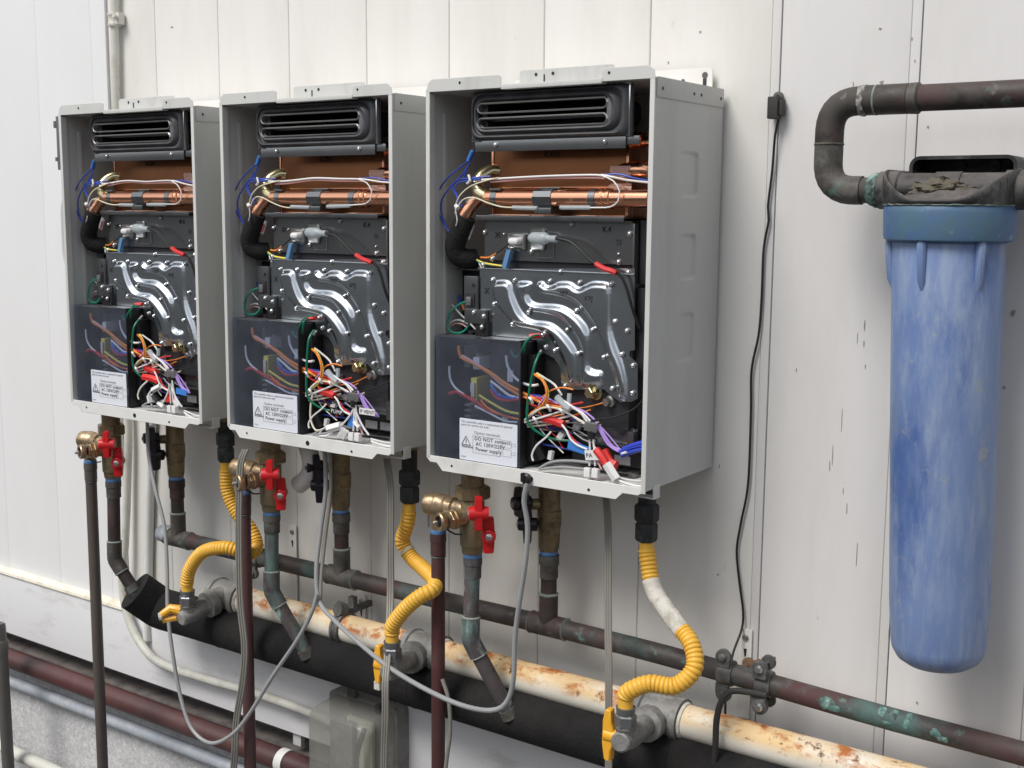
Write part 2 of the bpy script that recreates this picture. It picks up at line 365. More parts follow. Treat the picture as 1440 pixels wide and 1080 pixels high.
for a, b_ in zip([.424, .602, .780, .958, 1.136, 1.314, 1.49, 1.67, 1.85, 2.03, 2.2], [.590, .768, .946, 1.124, 1.302, 1.48, 1.66, 1.84, 2.02, 2.19, 2.4]): panel(a, b_, m_wall_r)
xl = [-4.2, -3.6, -3.0, -2.4, -1.8, -1.35, -1.161, -.985, -.94]
for a, b_ in zip(xl, xl[1:]): panel(a, b_, m_wall_l, -.004, g=.0001, e=.35)
for x in (.412, .590, .768, .946, 1.124, 1.302, 1.48, 1.66, 1.84, 2.02, 2.19):   # cover strips on the right
    b = MB(); b.box((x+.0004, -.0012, ZB), (x+.0117, .02, ZT), .0006); b.build('cover_strip', m_wall_r, wall)
b = MB(); b.box((-4.2, .012, ZB+.002), (2.4, .06, ZT), 0); b.build('backing', m_gap, wall)
# skirt and drip ledge
b = MB(); b.box((-4.2, -.016, -.597), (2.4, -.0045, -.462), .001); tag(b.build('wall_skirt', m_skirt), kind='structure')
b = MB(); n_ = 60
ys = [(-.0045, -.449), (-.0185, -.455), (-.020, -.4605), (-.0175, -.4615)]
b.add([(x, y, z) for x in (-4.2, 2.4) for y, z in ys], [(0, 1, 5, 4), (1, 2, 6, 5), (2, 3, 7, 6)])
tag(b.build('wall_ledge', m_ledge), kind='structure')
# concrete footing below
b = MB(); b.box((-4.2, .045, -.64), (2.4, .3, -.55)); b.box((-4.2, .004, -.672), (2.4, .3, -.640), .002)
tag(b.build('footing_recess', m_gap), kind='structure')
b = MB(); N = 220
vsx = []; zz = [-.674, -.685, -.72, -.80, -.95, -1.1, -1.32]
for z in zz:
    for i in range(N+1):
        x = -4.2+6.6*i/N; vsx.append((x, .004-.006*mnoise.noise((x*6, z*9, 0)) - (.004 if z < -.68 else 0), z+.0015*mnoise.noise((x*25, 0, z))))
fs = [(r_*(N+1)+i, r_*(N+1)+i+1, (r_+1)*(N+1)+i+1, (r_+1)*(N+1)+i) for r_ in range(len(zz)-1) for i in range(N)]
b.add(vsx, fs); b.add([(-4.2, .3, -.674), (2.4, .3, -.674), (2.4, -.002, -.674), (-4.2, -.002, -.674)], [(0, 1, 2, 3)])
tag(b.build('concrete_footing', m_conc), kind='structure')

rq = random.Random(5)
for px, py, h, w in [(1216, 458, .010, .0012), (1215, 482, .006, .0012), (1206, 475, .012, .0006), (1217, 515, .004, .001), (1184, 590, .020, .0005), (1171, 640, .018, .0009), (1167, 655, .010, .0012), (1191, 715, .014, .0007), (1205, 780, .022, .0006), (1186, 690, .006, .0006), (1425, 440, .006, .005), (1412, 545, .004, .004), (1250, 890, .010, .0006), (1232, 1000, .003, .003), (1290, 988, .003, .0025),
                     (1305, 178, .002, .002), (1283, 55, .004, .002), (1287, 86, .003, .002), (1200, 118, .005, .001), (1240, 116, .004, .004), (1238, 40, .002, .003), (985, 45, .002, .003), (940, 88, .003, .002), (242, 38, .002, .006), (1000, 560, .003, .001), (1012, 655, .004, .0015), (1010, 808, .002, .003), (1120, 520, .003, .001), (1260, 640, .002, .002)]:
    c = P(px, py, -.0001); n = 9; w *= .6; h *= .7; pl = [(c.x+w*(.6+.6*rq.random())*math.cos(2*math.pi*k/n), c.z+h*(.6+.6*rq.random())*math.sin(2*math.pi*k/n)) for k in range(n)]
    MB().prism(pl, -.0014, -.0002).build('scuff', m_inkw, wall)
# ================================================================== WATER HEATER (built once, at the place of the nearest)
HW, HD, HH = .35, .195, .505
heater = thing('water_heater', (HW/2, 0, 0), 'tmp', 'water heater', 'open tankless water heaters in a row')
H = heater
t = .0016
def bd(name, lo, hi, mt, bev=0, parent=None): return MB().box(lo, hi, bev).build(name, mt, parent or H)
bd('back_panel', (t, -.012, t), (HW-t, -.0105, HH-t), m_case)
lp = bd('side_panel', (0, -HD, 0), (t, -.010, HH), m_case)
bd('pressed_rib', (t, -.160, .02), (t+.0022, -.153, .478), m_case, .001, lp)
# right side, pressed with three grips (height field)
nx, nzz = 96, 250
def grip(y, z):
    h = 0
    for (z0, z1) in ((.364, .421), (.260, .318), (.155, .217)):
        w = .008
        # signed distance to rounded rectangle
        cy, cz, hy, hz = -.103, (z0+z1)/2, .028, (z1-z0)/2
        dx = abs(y-cy)-hy+w; dz = abs(z-cz)-hz+w
        d = math.hypot(max(dx, 0), max(dz, 0))+min(max(dx, dz), 0)-w
        k = min(1, max(0, (y-(cy-hy))/(2*hy)))
        h += min(1, max(0, -d/.0022))*.0036*k
    return h
vsx = []
for j in range(nzz+1):
    for i in range(nx+1):
        y = -HD+(HD-.008)*i/nx; z = HH*j/nzz
        vsx.append((HW-grip(y, z), y, z))
b = MB(); b.add(vsx, [(j*(nx+1)+i, j*(nx+1)+i+1, (j+1)*(nx+1)+i+1, (j+1)*(nx+1)+i) for j in range(nzz) for i in range(nx)])
rp = b.build('side_panel', m_caseshade, H, 60)
b = MB(); b.box((HW-.0052, -HD+.002, .001), (HW-.0045, -.010, HH-.001)); b.build('inner_lining', m_case, H)
b = MB(); b.box((HW+.0002, -HD+.004, .482), (HW+.0013, -.009, HH+.001), .0005); ov = b.build('top_flange', m_caseshade, H)
for y in (-.178, -.095, -.075, -.018):
    MB().lathe([(0, .0022), (.0006, .0020)], (HW+.0013, y, .493), (1, 0, 0), 10).build('screw_hole', m_dkmetal, ov)
tp = bd('top_panel', (0, -HD, HH-t), (HW, -.010, HH), m_case)
# bottom tray, white, with down-turned lip
bp = bd('bottom_tray', (t, -HD+.001, 0), (HW-t, -.010, t), m_tray)
def lipface(poly, y0, y1, nm, mt=m_case, bev=.0005): return MB().prism(poly, y0, y1, bev).build(nm, mt, H)
lip = lipface([(.004, .0045), (HW-.006, .0045), (HW-.004, -.002), (HW-.010, -.006), (.318, -.006), (.308, -.0155), (.028, -.0155), (.018, -.005), (.006, -.005), (.002, -.001)], -HD-.0012, -HD+.0005, 'bottom_lip', m_tray)
for x, z, r_ in ((.045, -.006, .0017), (.178, -.0065, .0038), (.268, -.0085, .0019)):
    MB().lathe([(0, r_), (.0004, r_)], (x, -HD-.0017, z), (0, 1, 0), 12).build('screw_hole', m_void, lip)
# hooked hanger at the lower right corner
b = MB(); b.box((.310, -.176, -.0135), (.352, -.160, -.0115), .0005); b.box((.350, -.176, -.0125), (.3518, -.160, .004), .0005); b.build('corner_hook', m_case, H)
# front rims
b = MB(); b.box((0, -HD-.0012, .0), (.0065, -HD+.0003, HH+.002), .0006); b.box((.0058, -HD, .004), (.0067, -HD+.010, HH-.004)); b.build('front_rim', m_case, H)
b = MB(); b.box((HW-.0062, -HD-.0012, -.003), (HW+.0003, -HD+.0003, HH+.0005), .0006); b.box((HW-.0066, -HD, .004), (HW-.0058, -HD+.010, HH-.004)); b.build('front_rim', m_case, H)
# top lips
z0 = HH-.002
lp1 = lipface([(.0, z0), (.125, z0), (.125, z0+.0145), (.121, z0+.017), (.010, z0+.017), (.004, z0+.012)], -HD-.0014, -HD+.0002, 'top_lip')
lp2 = lipface([(.277, z0), (.351, z0), (.349, z0+.010), (.342, z0+.016), (.281, z0+.016), (.277, z0+.013)], -HD-.0014, -HD+.0002, 'top_lip')
for x, l_ in ((.058, lp1), (.287, lp2)): MB().lathe([(0, .0018), (.0004, .0018)], (x, -HD-.0019, z0+.010), (0, 1, 0), 10).build('screw_hole', m_void, l_)
b = MB(); b.box((.125, -HD-.002, z0-.002), (.277, -HD+.012, z0+.0045), .0016); b.build('exhaust_trim', m_case, H)
fl = lipface([(.140, z0+.004), (.282, z0+.004), (.282, z0+.020), (.279, z0+.023), (.143, z0+.023), (.140, z0+.020)], -.176, -.1745, 'exhaust_flap')
for x in (.166, .192): MB().lathe([(0, .0022), (.0004, .0022)], (x, -.1765, z0+.0165), (0, 1, 0), 10).build('screw_hole', m_dkmetal, fl)
MB().box((.178, -.1768, z0+.006), (.1797, -.1762, z0+.016)).build('slot', m_dkmetal, fl)
# wall bracket behind the top
b = MB(); b.prism([(.015, .50), (.335, .50), (.335, .531), (.331, .5345), (.019, .5345), (.015, .531)], -.0115, -.010+.0004, .0003)
wb = b.build('wall_bracket', m_wall, H)
for x, z, r_ in ((.275, .518, .0022), (.292, .519, .0028), (.324, .525, .0042), (.03, .525, .0042), (.17, .52, .003)):
    MB().lathe([(0, r_), (.0004, r_)], (x, -.0121, z), (0, 1, 0), 12).build('bolt_hole', m_gap, wb)
MB().box((.3215, -.0124, .510), (.3265, -.0119, .521), .0002).build('slot', m_dkmetal, wb)

# ---- exhaust outlet
ex0, ex1, ez0, ez1 = .065, .309, .438, .502
cx, cz = (ex0+ex1)/2, (ez0+ez1)/2; hw, hh = (ex1-ex0)/2, (ez1-ez0)/2
Y0 = -.176
loops = []
ix, iz = (.075+.279)/2, (.4545+.4875)/2; ihw, ihh = (.279-.075)/2, (.4875-.4530)/2
prof = [(0, .0), (.02, -.001), (.10, -.0012), (.16, -.005), (.26, -.0068), (.34, -.0062), (.40, -.003), (.50, -.0022), (.58, -.0055), (.72, -.0075), (.86, -.0065), (.95, -.003), (1, -.0025)]
for k, dy in prof:
    r_ = .003+(.017-.003)*min(1, k*3)
    loops.append(rr(cx+(ix-cx)*k, cz+(iz-cz)*k, hw+(ihw-hw)*k, hh+(ihh-hh)*k, r_, Y0+dy))
b = MB(); b.loft([rr(cx, cz, hw, hh, .003, Y0+.004)]+loops+[rr(ix, iz, ihw, ihh, .016, Y0+.012)]); gask = b.build('exhaust_gasket', m_rub, H)
b = MB(); b.loft([rr(ix, iz, ihw, ihh, .014, Y0+.012), rr(ix, iz, ihw, ihh, .014, -.10)], close_last=True); b.build('exhaust_duct', m_void, H)
ezt, ezb = .4795, .4600
hoop = MB()
for zc in (ezt, ezb): hoop.loft([rr(ix, zc, ihw-.001+o, .0078+o, .0078+o, Y0+dy) for o, dy in ((0, -.004), (-.0004, -.0068), (-.0016, -.0080), (-.0026, -.0068), (-.0026, .004))])
hoop.build('exhaust_grille_ring', m_nickel, H)
b = MB(); b.prism([(ix+ihw-.002, ezb-.008), (ix+ihw+.006, ezb-.004), (ix+ihw+.007, ezt+.004), (ix+ihw-.002, ezt+.008), (ix+ihw-.0035, ezt), (ix+ihw-.0035, ezb)], Y0-.006, Y0-.003, .0006); b.build('ring_end', m_chrome, H)
b = MB(); b.box((ix-ihw+.004, Y0+.003, ezb-.006), (ix-ihw+.012, Y0+.03, ezt+.006)); b.box((ix-ihw+.003, Y0+.012, ezb+.0035), (ix+ihw-.004, Y0+.035, ezb+.0095)); b.box((ix-ihw+.015, Y0+.02, ezb-.0085), (ix+ihw-.01, Y0+.04, ezb-.006)); b.build('duct_vane', m_dkmetal, H)
b = MB(); b.box((ex1-.0035, Y0-.0035, ez0), (ex1-.0015, Y0+.004, ez1+.001), .0006); b.box((ex1-.0085, Y0-.0035, ez1-.001), (ex1-.0015, Y0+.002, ez1+.001), .0005); b.build('plate_edge', m_chrome, H)
b = MB(); b.box((ex0-.0012, Y0-.001, ez0-.001), (ex0, Y0+.004, ez1-.008)); b.box((ex0-.001, Y0-.0015, ez0-.0012), (ex0+.012, Y0+.001, ez0+.0002)); b.build('plate_edge', m_zinc, H)
a_ = P(672, 199, Y0+.002); c_ = P(880, 212, Y0+.002)
b = MB(); b.box((.068, Y0+.0005, .4235), (.300, Y0+.002, .4378), .0005); b.build('lower_flange', m_zinc, H)
b = MB(); b.box((.292, Y0+.003, .428), (.318, Y0+.0045, .4385), .0005); b.build('lower_flange', m_zinc, H)

# ---- heat exchanger
b = MB(); b.box((.070, -.135, .338), (.278, -.02, .437), .0015); b.build('copper_exchanger', m_cub, H)
b = MB(); b.box((.0665, -.1365, .337), (.0705, -.05, .430), .0008); b.box((.279, -.1365, .337), (.283, -.05, .430), .0008); b.box((.068, -.1385, .336), (.280, -.134, .341), .0008); b.box((.068, -.137, .3755), (.28, -.1345, .3775), .0006); b.build('copper_seam', m_cu, H)
def uu(pts, r_, nm, mt, Y=None, seg=14, step=.005, parent=None):
    return MB().tube(cr(PL(pts, Y), step), r_, seg).build(nm, mt, parent or H)
MB().tube([P(884, 198, -.12), P(930, 196, -.12)], .0085, 16).lathe([(0, .0105), (.012, .0105)], P(893, 197.5, -.12), (1, 0, 0), 20).build('copper_stub', m_cu, H)
b = MB(); b.tube(cr([P(868, 240, -.118), P(885, 240, -.128), P(905, 240, -.130), P(925, 244, -.118)]), .0125, 18); b.build('copper_elbow', m_cu, H)
fp = [P(703, 241, -.128), P(690, 241, -.136), P(676, 250, -.148), P(671, 263, -.155), P(680, 275, -.16), P(700, 279.3, -.16)]
b = MB(); b.tube(cr(fp, .003), .0098, 18); b.build('u_bend', m_brassy, H)
a0 = P(686, 278.5, -.16); a1 = P(842, 279.3, -.16); z_ = a1.z
b = MB(); b.tube([Vector((a0.x, -.16, z_)), Vector((a1.x, -.16, z_))], .0118, 28); b.build('copper_crosspipe', m_cu, H)
b = MB(); b.lathe([(0, .0118), (.006, .0118), (.007, .0135), (.011, .0135), (.012, .0118), (.015, .0118), (.016, .0132), (.020, .0132), (.021, .0112), (.075, .0112)], (a1.x, -.16, z_), (1, 0, 0), 28); b.build('copper_coupling', m_cu, H)
x1 = P(699, 279, -.16).x
b = MB(); b.lathe([(0, .0124), (.009, .0124)], (x1-.004, -.16, z_), (1, 0, 0), 28); b.box((x1-.006, -.17, z_+.010), (x1+.012, -.158, z_+.013), .0004); b.build('steel_clip', m_zinc, H)
x2 = P(838, 279, -.16).x
b = MB(); b.lathe([(0, .0126), (.010, .0126)], (x2-.006, -.16, z_), (1, 0, 0), 28); b.build('steel_clip', m_zinc, H)
x3 = P(768, 279, -.16).x
b = MB(); b.lathe([(0, .0134), (.028, .0134)], (x3-.014, -.16, z_), (1, 0, 0), 10); b.box((x3-.008, -.176, z_-.020), (x3+.018, -.150, z_-.012), .001); b.box((x3-.004, -.165, z_+.012), (x3+.024, -.148, z_+.0145), .0005); b.build('steel_clip', m_zinc, H)
b = MB(); b.tube(cr(PL([(676, 275, -.150), (664, 288, -.155), (655, 300, -.160), (649, 316, -.162)])), .0098, 18); b.build('drop_pipe', m_cu, H)
b = MB(); b.lathe([(0, .0102), (.010, .0108)], P(668, 281, -.152), P(662, 291, -.155)-P(668, 281, -.152), 18); b.build('pipe_collar', m_nickel, H)
b = MB(); b.tube(cr(PL([(655, 305, -.162), (647, 325, -.164), (640, 345, -.162), (644, 359, -.158), (657, 364, -.150), (668, 364, -.14)]), .003), .0142, 20); b.build('foam_sleeve', m_foam, H)
b = MB(); b.lathe([(0, .010), (.006, .010)], P(664, 362, -.142), (.9, .3, .1), 18); b.build('sleeve_end', m_brassy, H)
for (x0, y0, x1_, y1, tl) in ((858, 233, 887, 250, 6), (856, 258, 888, 270, 3)):
    p0 = P(x0, y1, -.142); p1 = P(x1_, y0, -.142)
    bb = bmesh.new(); bmesh.ops.create_grid(bb, x_segments=10, y_segments=6, size=.5)
    for v in bb.verts:
        x, z = v.co.x, v.co.y; v.co = Vector((p0.x+(x+.5)*(p1.x-p0.x), -.142-.002*mnoise.noise((x*9, z*9, x0)), p0.z+(z+.5)*(p1.z-p0.z)))
    MB().bm(bb).build('copper_tape', m_cutape, H)

# ---- burner box: upper plate, pressed lower plate
bd('burner_box', (.075, -.146, .065), (.296, -.02, .334), m_dkmetal)
b = MB(); b.box((.060, -.162, .3365), (.292, -.148, .3395), .0006); b.box((.060, -.1625, .3330), (.292, -.161, .3395), .0004); led = b.build('burner_ledge', m_zinc, H)
for x in (.082, .132, .181, .236): MB().box((x, -.1632, .3390), (x+.016, -.156, .3402), .0003).build('notch_tab', m_chrome, led)
up = MB().prism([(.0655, .2785), (.3005, .2785), (.3005, .329), (.296, .334), (.0655, .334)], -.1500, -.1475, .0005).build('upper_plate', m_zinc, H)
b = MB(); b.box((.3005, -.1525, .135), (.3025, -.12, .331), .0005); b.build('plate_flange', m_zinc, H)
bd('side_cover', (.304, -.140, .255), (.322, -.05, .335), m_dkmetal)
bd('side_cover', (.304, -.145, .135), (.318, -.06, .25), m_dkmetal)

def zq(zx, zy, Y):    # points read off an enlargement of the photo
    return P(590+zx/3.2727, 380+zy/3.2727, Y)
YP = -.155
def poly2(pts): return [(q.x, q.z) for q in (zq(a, b_, YP) for a, b_ in pts)]
outline = poly2([(277, -8), (990, -8), (990, 368), (966, 372), (966, 397), (1003, 430), (1003, 590), (975, 605), (925, 608), (880, 577), (850, 548), (655, 550), (648, 450), (620, 405), (545, 367), (540, 322), (279, 316)])
C1 = poly2([(334, 75), (343, 46), (405, 42), (430, 60), (442, 120), (470, 188), (515, 230), (600, 235), (645, 262), (690, 310), (728, 365), (733, 400), (733, 525), (690, 520), (668, 440), (650, 395), (635, 365), (590, 290), (520, 270), (440, 258), (385, 205), (350, 155), (334, 110)])
C2 = poly2([(446, 48), (520, 48), (526, 75), (507, 100), (516, 138), (545, 152), (650, 155), (700, 180), (742, 215), (775, 255), (792, 300), (788, 440), (800, 455), (852, 460), (852, 536), (760, 547), (742, 530), (747, 400), (735, 340), (690, 268), (640, 215), (560, 197), (500, 190), (466, 150), (448, 100)])
C3 = poly2([(540, 55), (570, 46), (592, 72), (620, 65), (640, 50), (700, 50), (735, 80), (770, 62), (800, 48), (870, 52), (890, 80), (888, 250), (905, 335), (945, 430), (972, 560), (948, 606), (915, 592), (900, 500), (852, 370), (820, 290), (778, 222), (720, 150), (640, 120), (560, 110), (538, 90)])
def sdist(poly, x, z):
    best = 9; ins = False; n = len(poly); bp_ = None
    for i in range(n):
        x0, y0 = poly[i]; x1_, y1 = poly[(i+1) % n]; dx, dy = x1_-x0, y1-y0
        tt = max(0, min(1, ((x-x0)*dx+(z-y0)*dy)/(dx*dx+dy*dy))); qx, qy = x0+dx*tt, y0+dy*tt
        d = math.hypot(x-qx, z-qy)
        if d < best: best = d; bp_ = (qx, qy)
        if (y0 > z) != (y1 > z) and x < (x1_-x0)*(z-y0)/(y1-y0)+x0: ins = not ins
    return (-best if ins else best), bp_
def bbox(p): return (min(a for a, _ in p)-.002, max(a for a, _ in p)+.002, min(b for _, b in p)-.002, max(b for _, b in p)+.002)
def chaikin(p, n=2):
    for _ in range(n):
        q = []
        for a, c in zip(p, p[1:]+p[:1]): q += [(a[0]*.78+c[0]*.22, a[1]*.78+c[1]*.22), (a[0]*.22+c[0]*.78, a[1]*.22+c[1]*.78)]
        p = q
    return p
C1, C2, C3 = chaikin(C1), chaikin(C2), chaikin(C3)
bbs = [(c, bbox(c)) for c in (C1, C2, C3)]
st = .0010
ox0, ox1, oz0, oz1 = bbox(outline); nx = int((ox1-ox0)/st); nz_ = int((oz1-oz0)/st)
inside = {}
def cell(i, j):
    k = (i, j)
    if k not in inside: inside[k] = sdist(outline, ox0+(i+.5)*st, oz0+(j+.5)*st)[0] < 0
    return inside[k]
vid = {}; vl = []; fl_ = []
def gv(i, j):
    if (i, j) in vid: return vid[(i, j)]
    x, z = ox0+i*st, oz0+j*st
    if not all(cell(a, c) for a in (i-1, i) for c in (j-1, j)): x, z = sdist(outline, x, z)[1]
    h = 0
    for c, (a0_, a1_, c0_, c1_) in bbs:
        if a0_ < x < a1_ and c0_ < z < c1_:
            d = -sdist(c, x, z)[0]
            k = min(1, max(0, d/.0084)); h = max(h, .0060*(k+.09*math.sin(2*math.pi*(k-.5)) if 0 < k < 1 else k))
    h += .0006*mnoise.noise((x*22, 3, z*22))
    vid[(i, j)] = len(vl); vl.append(Vector((x, YP-h, z))); return vid[(i, j)]
for i in range(nx):
    for j in range(nz_):
        if cell(i, j): fl_.append((gv(i, j), gv(i+1, j), gv(i+1, j+1), gv(i, j+1)))
b = MB(); b.v = vl; b.f = fl_; pp_ = b.build('pressed_plate', m_press, H, 80)
b = MB(); b.prism(outline, YP+.0006, YP+.0022); b.build('plate_back', m_dkmetal, H)
a_ = zq(277, -8, YP); c_ = zq(990, -8, YP)
b = MB(); b.box((a_.x, YP-.0035, a_.z-.0006), (c_.x, YP+.001, a_.z+.0012), .0005); b.build('plate_top_edge', m_chrome, H)
def screw(base, r_=.0036):
    global scm
    if 'scm' not in globals():
        b = MB(); b.lathe([(0, .0046), (.0009, .0046), (.0010, .0036), (.0018, .0035), (.0028, .0028), (.0034, .0016), (.0035, .0013), (.0026, .0011)], (0, 0, 0), (0, -1, 0), 12)
        me = bpy.data.meshes.new('screw'); me.from_pydata([tuple(v) for v in b.v], [], b.f); me.materials.append(m_screw)
        bb = bmesh.new(); bb.from_mesh(me); bmesh.ops.recalc_face_normals(bb, faces=list(bb.faces)); bb.to_mesh(me); bb.free()
        me.polygons.foreach_set('use_smooth', [True]*len(me.polygons)); me.set_sharp_from_angle(angle=R(50)); scm = me
    o = bpy.data.objects.new('screw', scm); COL.objects.link(o); o.parent = H; o.location = base-BASE[H.name]
    s_ = r_/.0040; o.scale = (s_, s_, s_); o.rotation_euler = (random.uniform(-.1, .1), random.uniform(0, 6), random.uniform(-.1, .1)); BASE[o.name] = BASE[H.name]
for x, y in [(337, 45), (437, 48), (600, 52), (737, 58), (883, 65), (343, 157), (427, 250), (503, 195), (722, 188), (680, 275), (797, 275), (900, 238), (955, 280), (730, 385), (622, 372), (580, 355), (565, 300), (847, 402), (933, 388), (983, 440), (670, 533), (887, 545), (980, 567), (648, 8), (960, 12), (293, -24)]:
    screw(zq(x, y, YP-.0005))
for x, y in [(300, 808), (335, 930), (515, 897), (700, 770), (967, 815), (917, 945), (388, 817), (915, 908)]:
    screw(P(590+x/3.2727, 80+y/3.2727, -.1505), .0036 if x not in (388, 915) else .0018)
for x, y in [(250, 195), (295, 213), (287, 262)]: screw(zq(x, y, YP-.008))
for x, y in [(350, 405), (852, 390)]: screw(P(590+x/3.2727, 80+y/3.2727, Y0), .0032)
for x, y, s_, tx in [(345, 832, .011, 'Ж'), (840, 807, .011, 'K4'), (905, 865, .010, 'SI')]:
    text(tx, s_, P(590+x/3.2727, 80+y/3.2727, -.1506), m_inkb, H, 'stamp')
text('N7', .0095, zq(643, 118, YP-.0066), m_inkb, H, 'stamp', tilt=0)
text('69J', .0095, zq(758, 140, YP-.0066), m_inkb, H, 'stamp', tilt=0)
text('X', .012, zq(295, 108, YP-.0012), m_inkb, H, 'stamp')
text('KXN', .011, P(765, 221, -.1356), m_inkb, H, 'stamp')
# small tab and bracket at left of the plate
b = MB(); q0 = zq(222, 240, YP); q1 = zq(318, 182, YP); b.box((q0.x, YP-.008, q0.z), (q1.x, YP-.001, q1.z), .001); b.build('bracket_tab', m_zinc, H)
q0 = zq(212, 180, YP); q1 = zq(275, 28, YP); b = MB(); b.box((q0.x, YP-.004, q0.z), (q1.x, YP+.002, q1.z), .001); fb = b.build('side_bracket', m_zinc, H)
c0 = zq(248, 70, YP-.0045); MB().lathe([(0, .0026), (.0004, .0026)], c0, (0, 1, 0), 12).build('screw_hole', m_void, fb)
q0 = zq(222, 165, YP); q1 = zq(262, 105, YP); b = MB(); b.box((q0.x, YP-.0055, q0.z), (q1.x, YP-.0042, q1.z), .0004); b.build('window_plug', m_dkmetal, fb)
q0 = zq(230, 160, YP); q1 = zq(252, 122, YP); b = MB(); b.box((q0.x, YP-.009, q0.z), (q1.x, YP-.005, q1.z), .001); b.build('contact_block', m_nickel, fb)
q0 = zq(268, 322, YP); q1 = zq(325, 235, YP); bd('black_block', (q0.x, YP-.006, q0.z), (q1.x, YP+.02, q1.z), m_blk, .001)
# ---- igniter
def px1(x, y, Y): return P(590+x/3.2727, 80+y/3.2727, Y)
c0 = px1(453, 848, -.1505)
b = MB()
for (dx, hw_, hh_, d_) in ((0, .0125, .0092, .006),): b.loft([[v+Vector((c0.x, 0, c0.z)) for v in rr(0, 0, hw_+o, hh_+o, .003, -.1505-dy)] for o, dy in ((.0016, 0), (.0016, .0035), (0, .006), (-.0016, .0045))], close_last=True)
b.build('igniter_frame', m_nickel, H)
b = MB(); b.loft([[v+Vector((c0.x, 0, c0.z)) for v in rr(0, 0, .0088+o, .0048+o, .0045, -.1565-dy)] for o, dy in ((0, -.003), (0, .004), (-.0015, .0065), (-.004, .0075))], close_last=True); b.build('igniter_ceramic', M('ceramic_white', (.78, .76, .76), .2), H)
c1 = px1(548, 838, -.1505)
b = MB(); b.loft([[v+Vector((c1.x, 0, c1.z)) for v in rr(0, 0, .0100+o, .0135+o, .004, -.1505-dy)] for o, dy in ((.0012, 0), (.0012, .0025), (0, .004), (-.0014, .003))], close_last=True); b.build('electrode_frame', m_nickel, H)
c2 = px1(608, 905, -.151); b = MB(); b.tube([px1(545, 925, -.1515), px1(612, 925, -.1515), px1(617, 920, -.1515), px1(617, 862, -.1515)], .0006, 6); b.build('wire_guard', m_chrome, H)
b = MB(); b.tube(cr([px1(498, 832, -.163), px1(520, 832, -.165), px1(560, 834, -.166), px1(590, 836, -.166), px1(632, 838, -.166)], .003), [.0045]+[.008]*7+[.0046]*60, 16) if False else b.tube(cr([px1(500, 832, -.163), px1(632, 838, -.166)], .003), 0, 16, rf=lambda u, L: .0015+.0065*min(1, (u/.18))**.6 if u < .6 else .008-.0034*min(1, (u-.6)/.12))
b.build('silicone_boot', m_boot, H)
def wire(pts, col, r_=.0011,  Y=None, nm='wire', seg=8, parent=None, step=.006):
    r_ = r_*(.82 if nm == 'wire' else 1)
    return MB().tube(cr(PL(pts, Y), step), r_, seg).build(nm, WM[col] if isinstance(col, str) else col, parent or H)
wire([(781, 335, -.166), (800, 339, -.168), (816, 351, -.169), (832, 367, -.169), (850, 377, -.168), (870, 385, -.166), (880, 402, -.163), (888, 430, -.160), (899, 462, -.150)], m_bwire, .0021, nm='igniter_lead')
wire([(838, 371, -.170), (850, 378, -.171), (860, 381, -.171), (866, 384, -.17)], 'red', .0036, nm='red_tie')
wire([(716, 342, -.158), (706, 350, -.160), (698, 356, -.16)], 'black', .0014)
wire([(698, 356, -.16), (688, 362, -.158), (676, 362, -.153)], 'orange', .0015)
wire([(718, 350, -.157), (714, 358, -.158)], m_nickel, .0018, nm='terminal')
b = MB(); a_ = P(717, 352, -.159); c_ = P(710, 377, -.161); b.tube([a_, c_], .0048, 4); b.build('blue_terminal_sleeve', clearmat('blue_sleeve', (.35, .6, .85), (.16, .33, .55), .7, .25), H)
wire([(706, 374, -.160), (692, 372, -.158), (678, 369, -.153), (668, 364, -.148)], 'yellow', .0016)
wire([(694, 374, -.157), (676, 370, -.154), (670, 366, -.15)], 'teal', .0010)
wire([(672, 366, -.149), (677, 376, -.155), (680, 378, -.157)], 'white', .0012)
# paper tag behind foam sleeve
b = MB(); a_ = P(660, 318, -.138); rot = Matrix.Rotation(R(25), 3, 'Y'); b.box((a_.x-.005, -.139, a_.z-.018), (a_.x+.006, -.1385, a_.z+.004), 0, rot); b.build('paper_tag', m_lbl, H)
b = MB(); b.box((a_.x-.002, -.1396, a_.z-.016), (a_.x+.002, -.1392, a_.z-.002), 0, rot); b.build('tag_print', M('tag_red', (.6, .12, .12), .5), H)
# ---- wiring at the upper left
for pts in ([(667, 211), (660, 224), (646, 236), (628, 252), (616, 272), (616, 296), (626, 318), (636, 330)], [(668, 213), (660, 230), (648, 248), (634, 262), (622, 280), (621, 300), (630, 324)],
            [(667, 212), (662, 226), (655, 240), (652, 252)], [(676, 251), (658, 251), (642, 253), (636, 262), (642, 276), (648, 290)], [(676, 252), (660, 254), (645, 257), (640, 266), (650, 290)]):
    wire(pts, 'blue', .0013, -.168)
wire([(666, 198, -.172), (667, 208, -.170), (665, 216, -.17)], m_zinc, .0022, nm='fuse_terminal')
wire([(664, 212, -.172), (658, 226, -.170)], 'sky', .0024, nm='blue_terminal')
wire([(668, 254), (690, 252), (760, 248), (830, 246), (846, 247)], 'white', .0017, -.166)
wire([(690, 256), (760, 251), (835, 250), (850, 251)], 'pink', .0015, -.164)
wire([(640, 291, -.168), (646, 276, -.17), (660, 263, -.17), (680, 255, -.169), (700, 250, -.167)], 'cream', .0012)
wire([(640, 300, -.168), (650, 282, -.17), (666, 278, -.176), (688, 286, -.176), (706, 291, -.175), (725, 292, -.174)], 'cream', .0013)
wire([(846, 247), (862, 254), (871, 268), (869, 283), (858, 291), (840, 292), (826, 292)], 'white', .0012, -.176)
wire([(845, 246, -.166), (862, 249, -.165), (880, 253, -.16), (915, 257, -.15)], 'white', .0018)
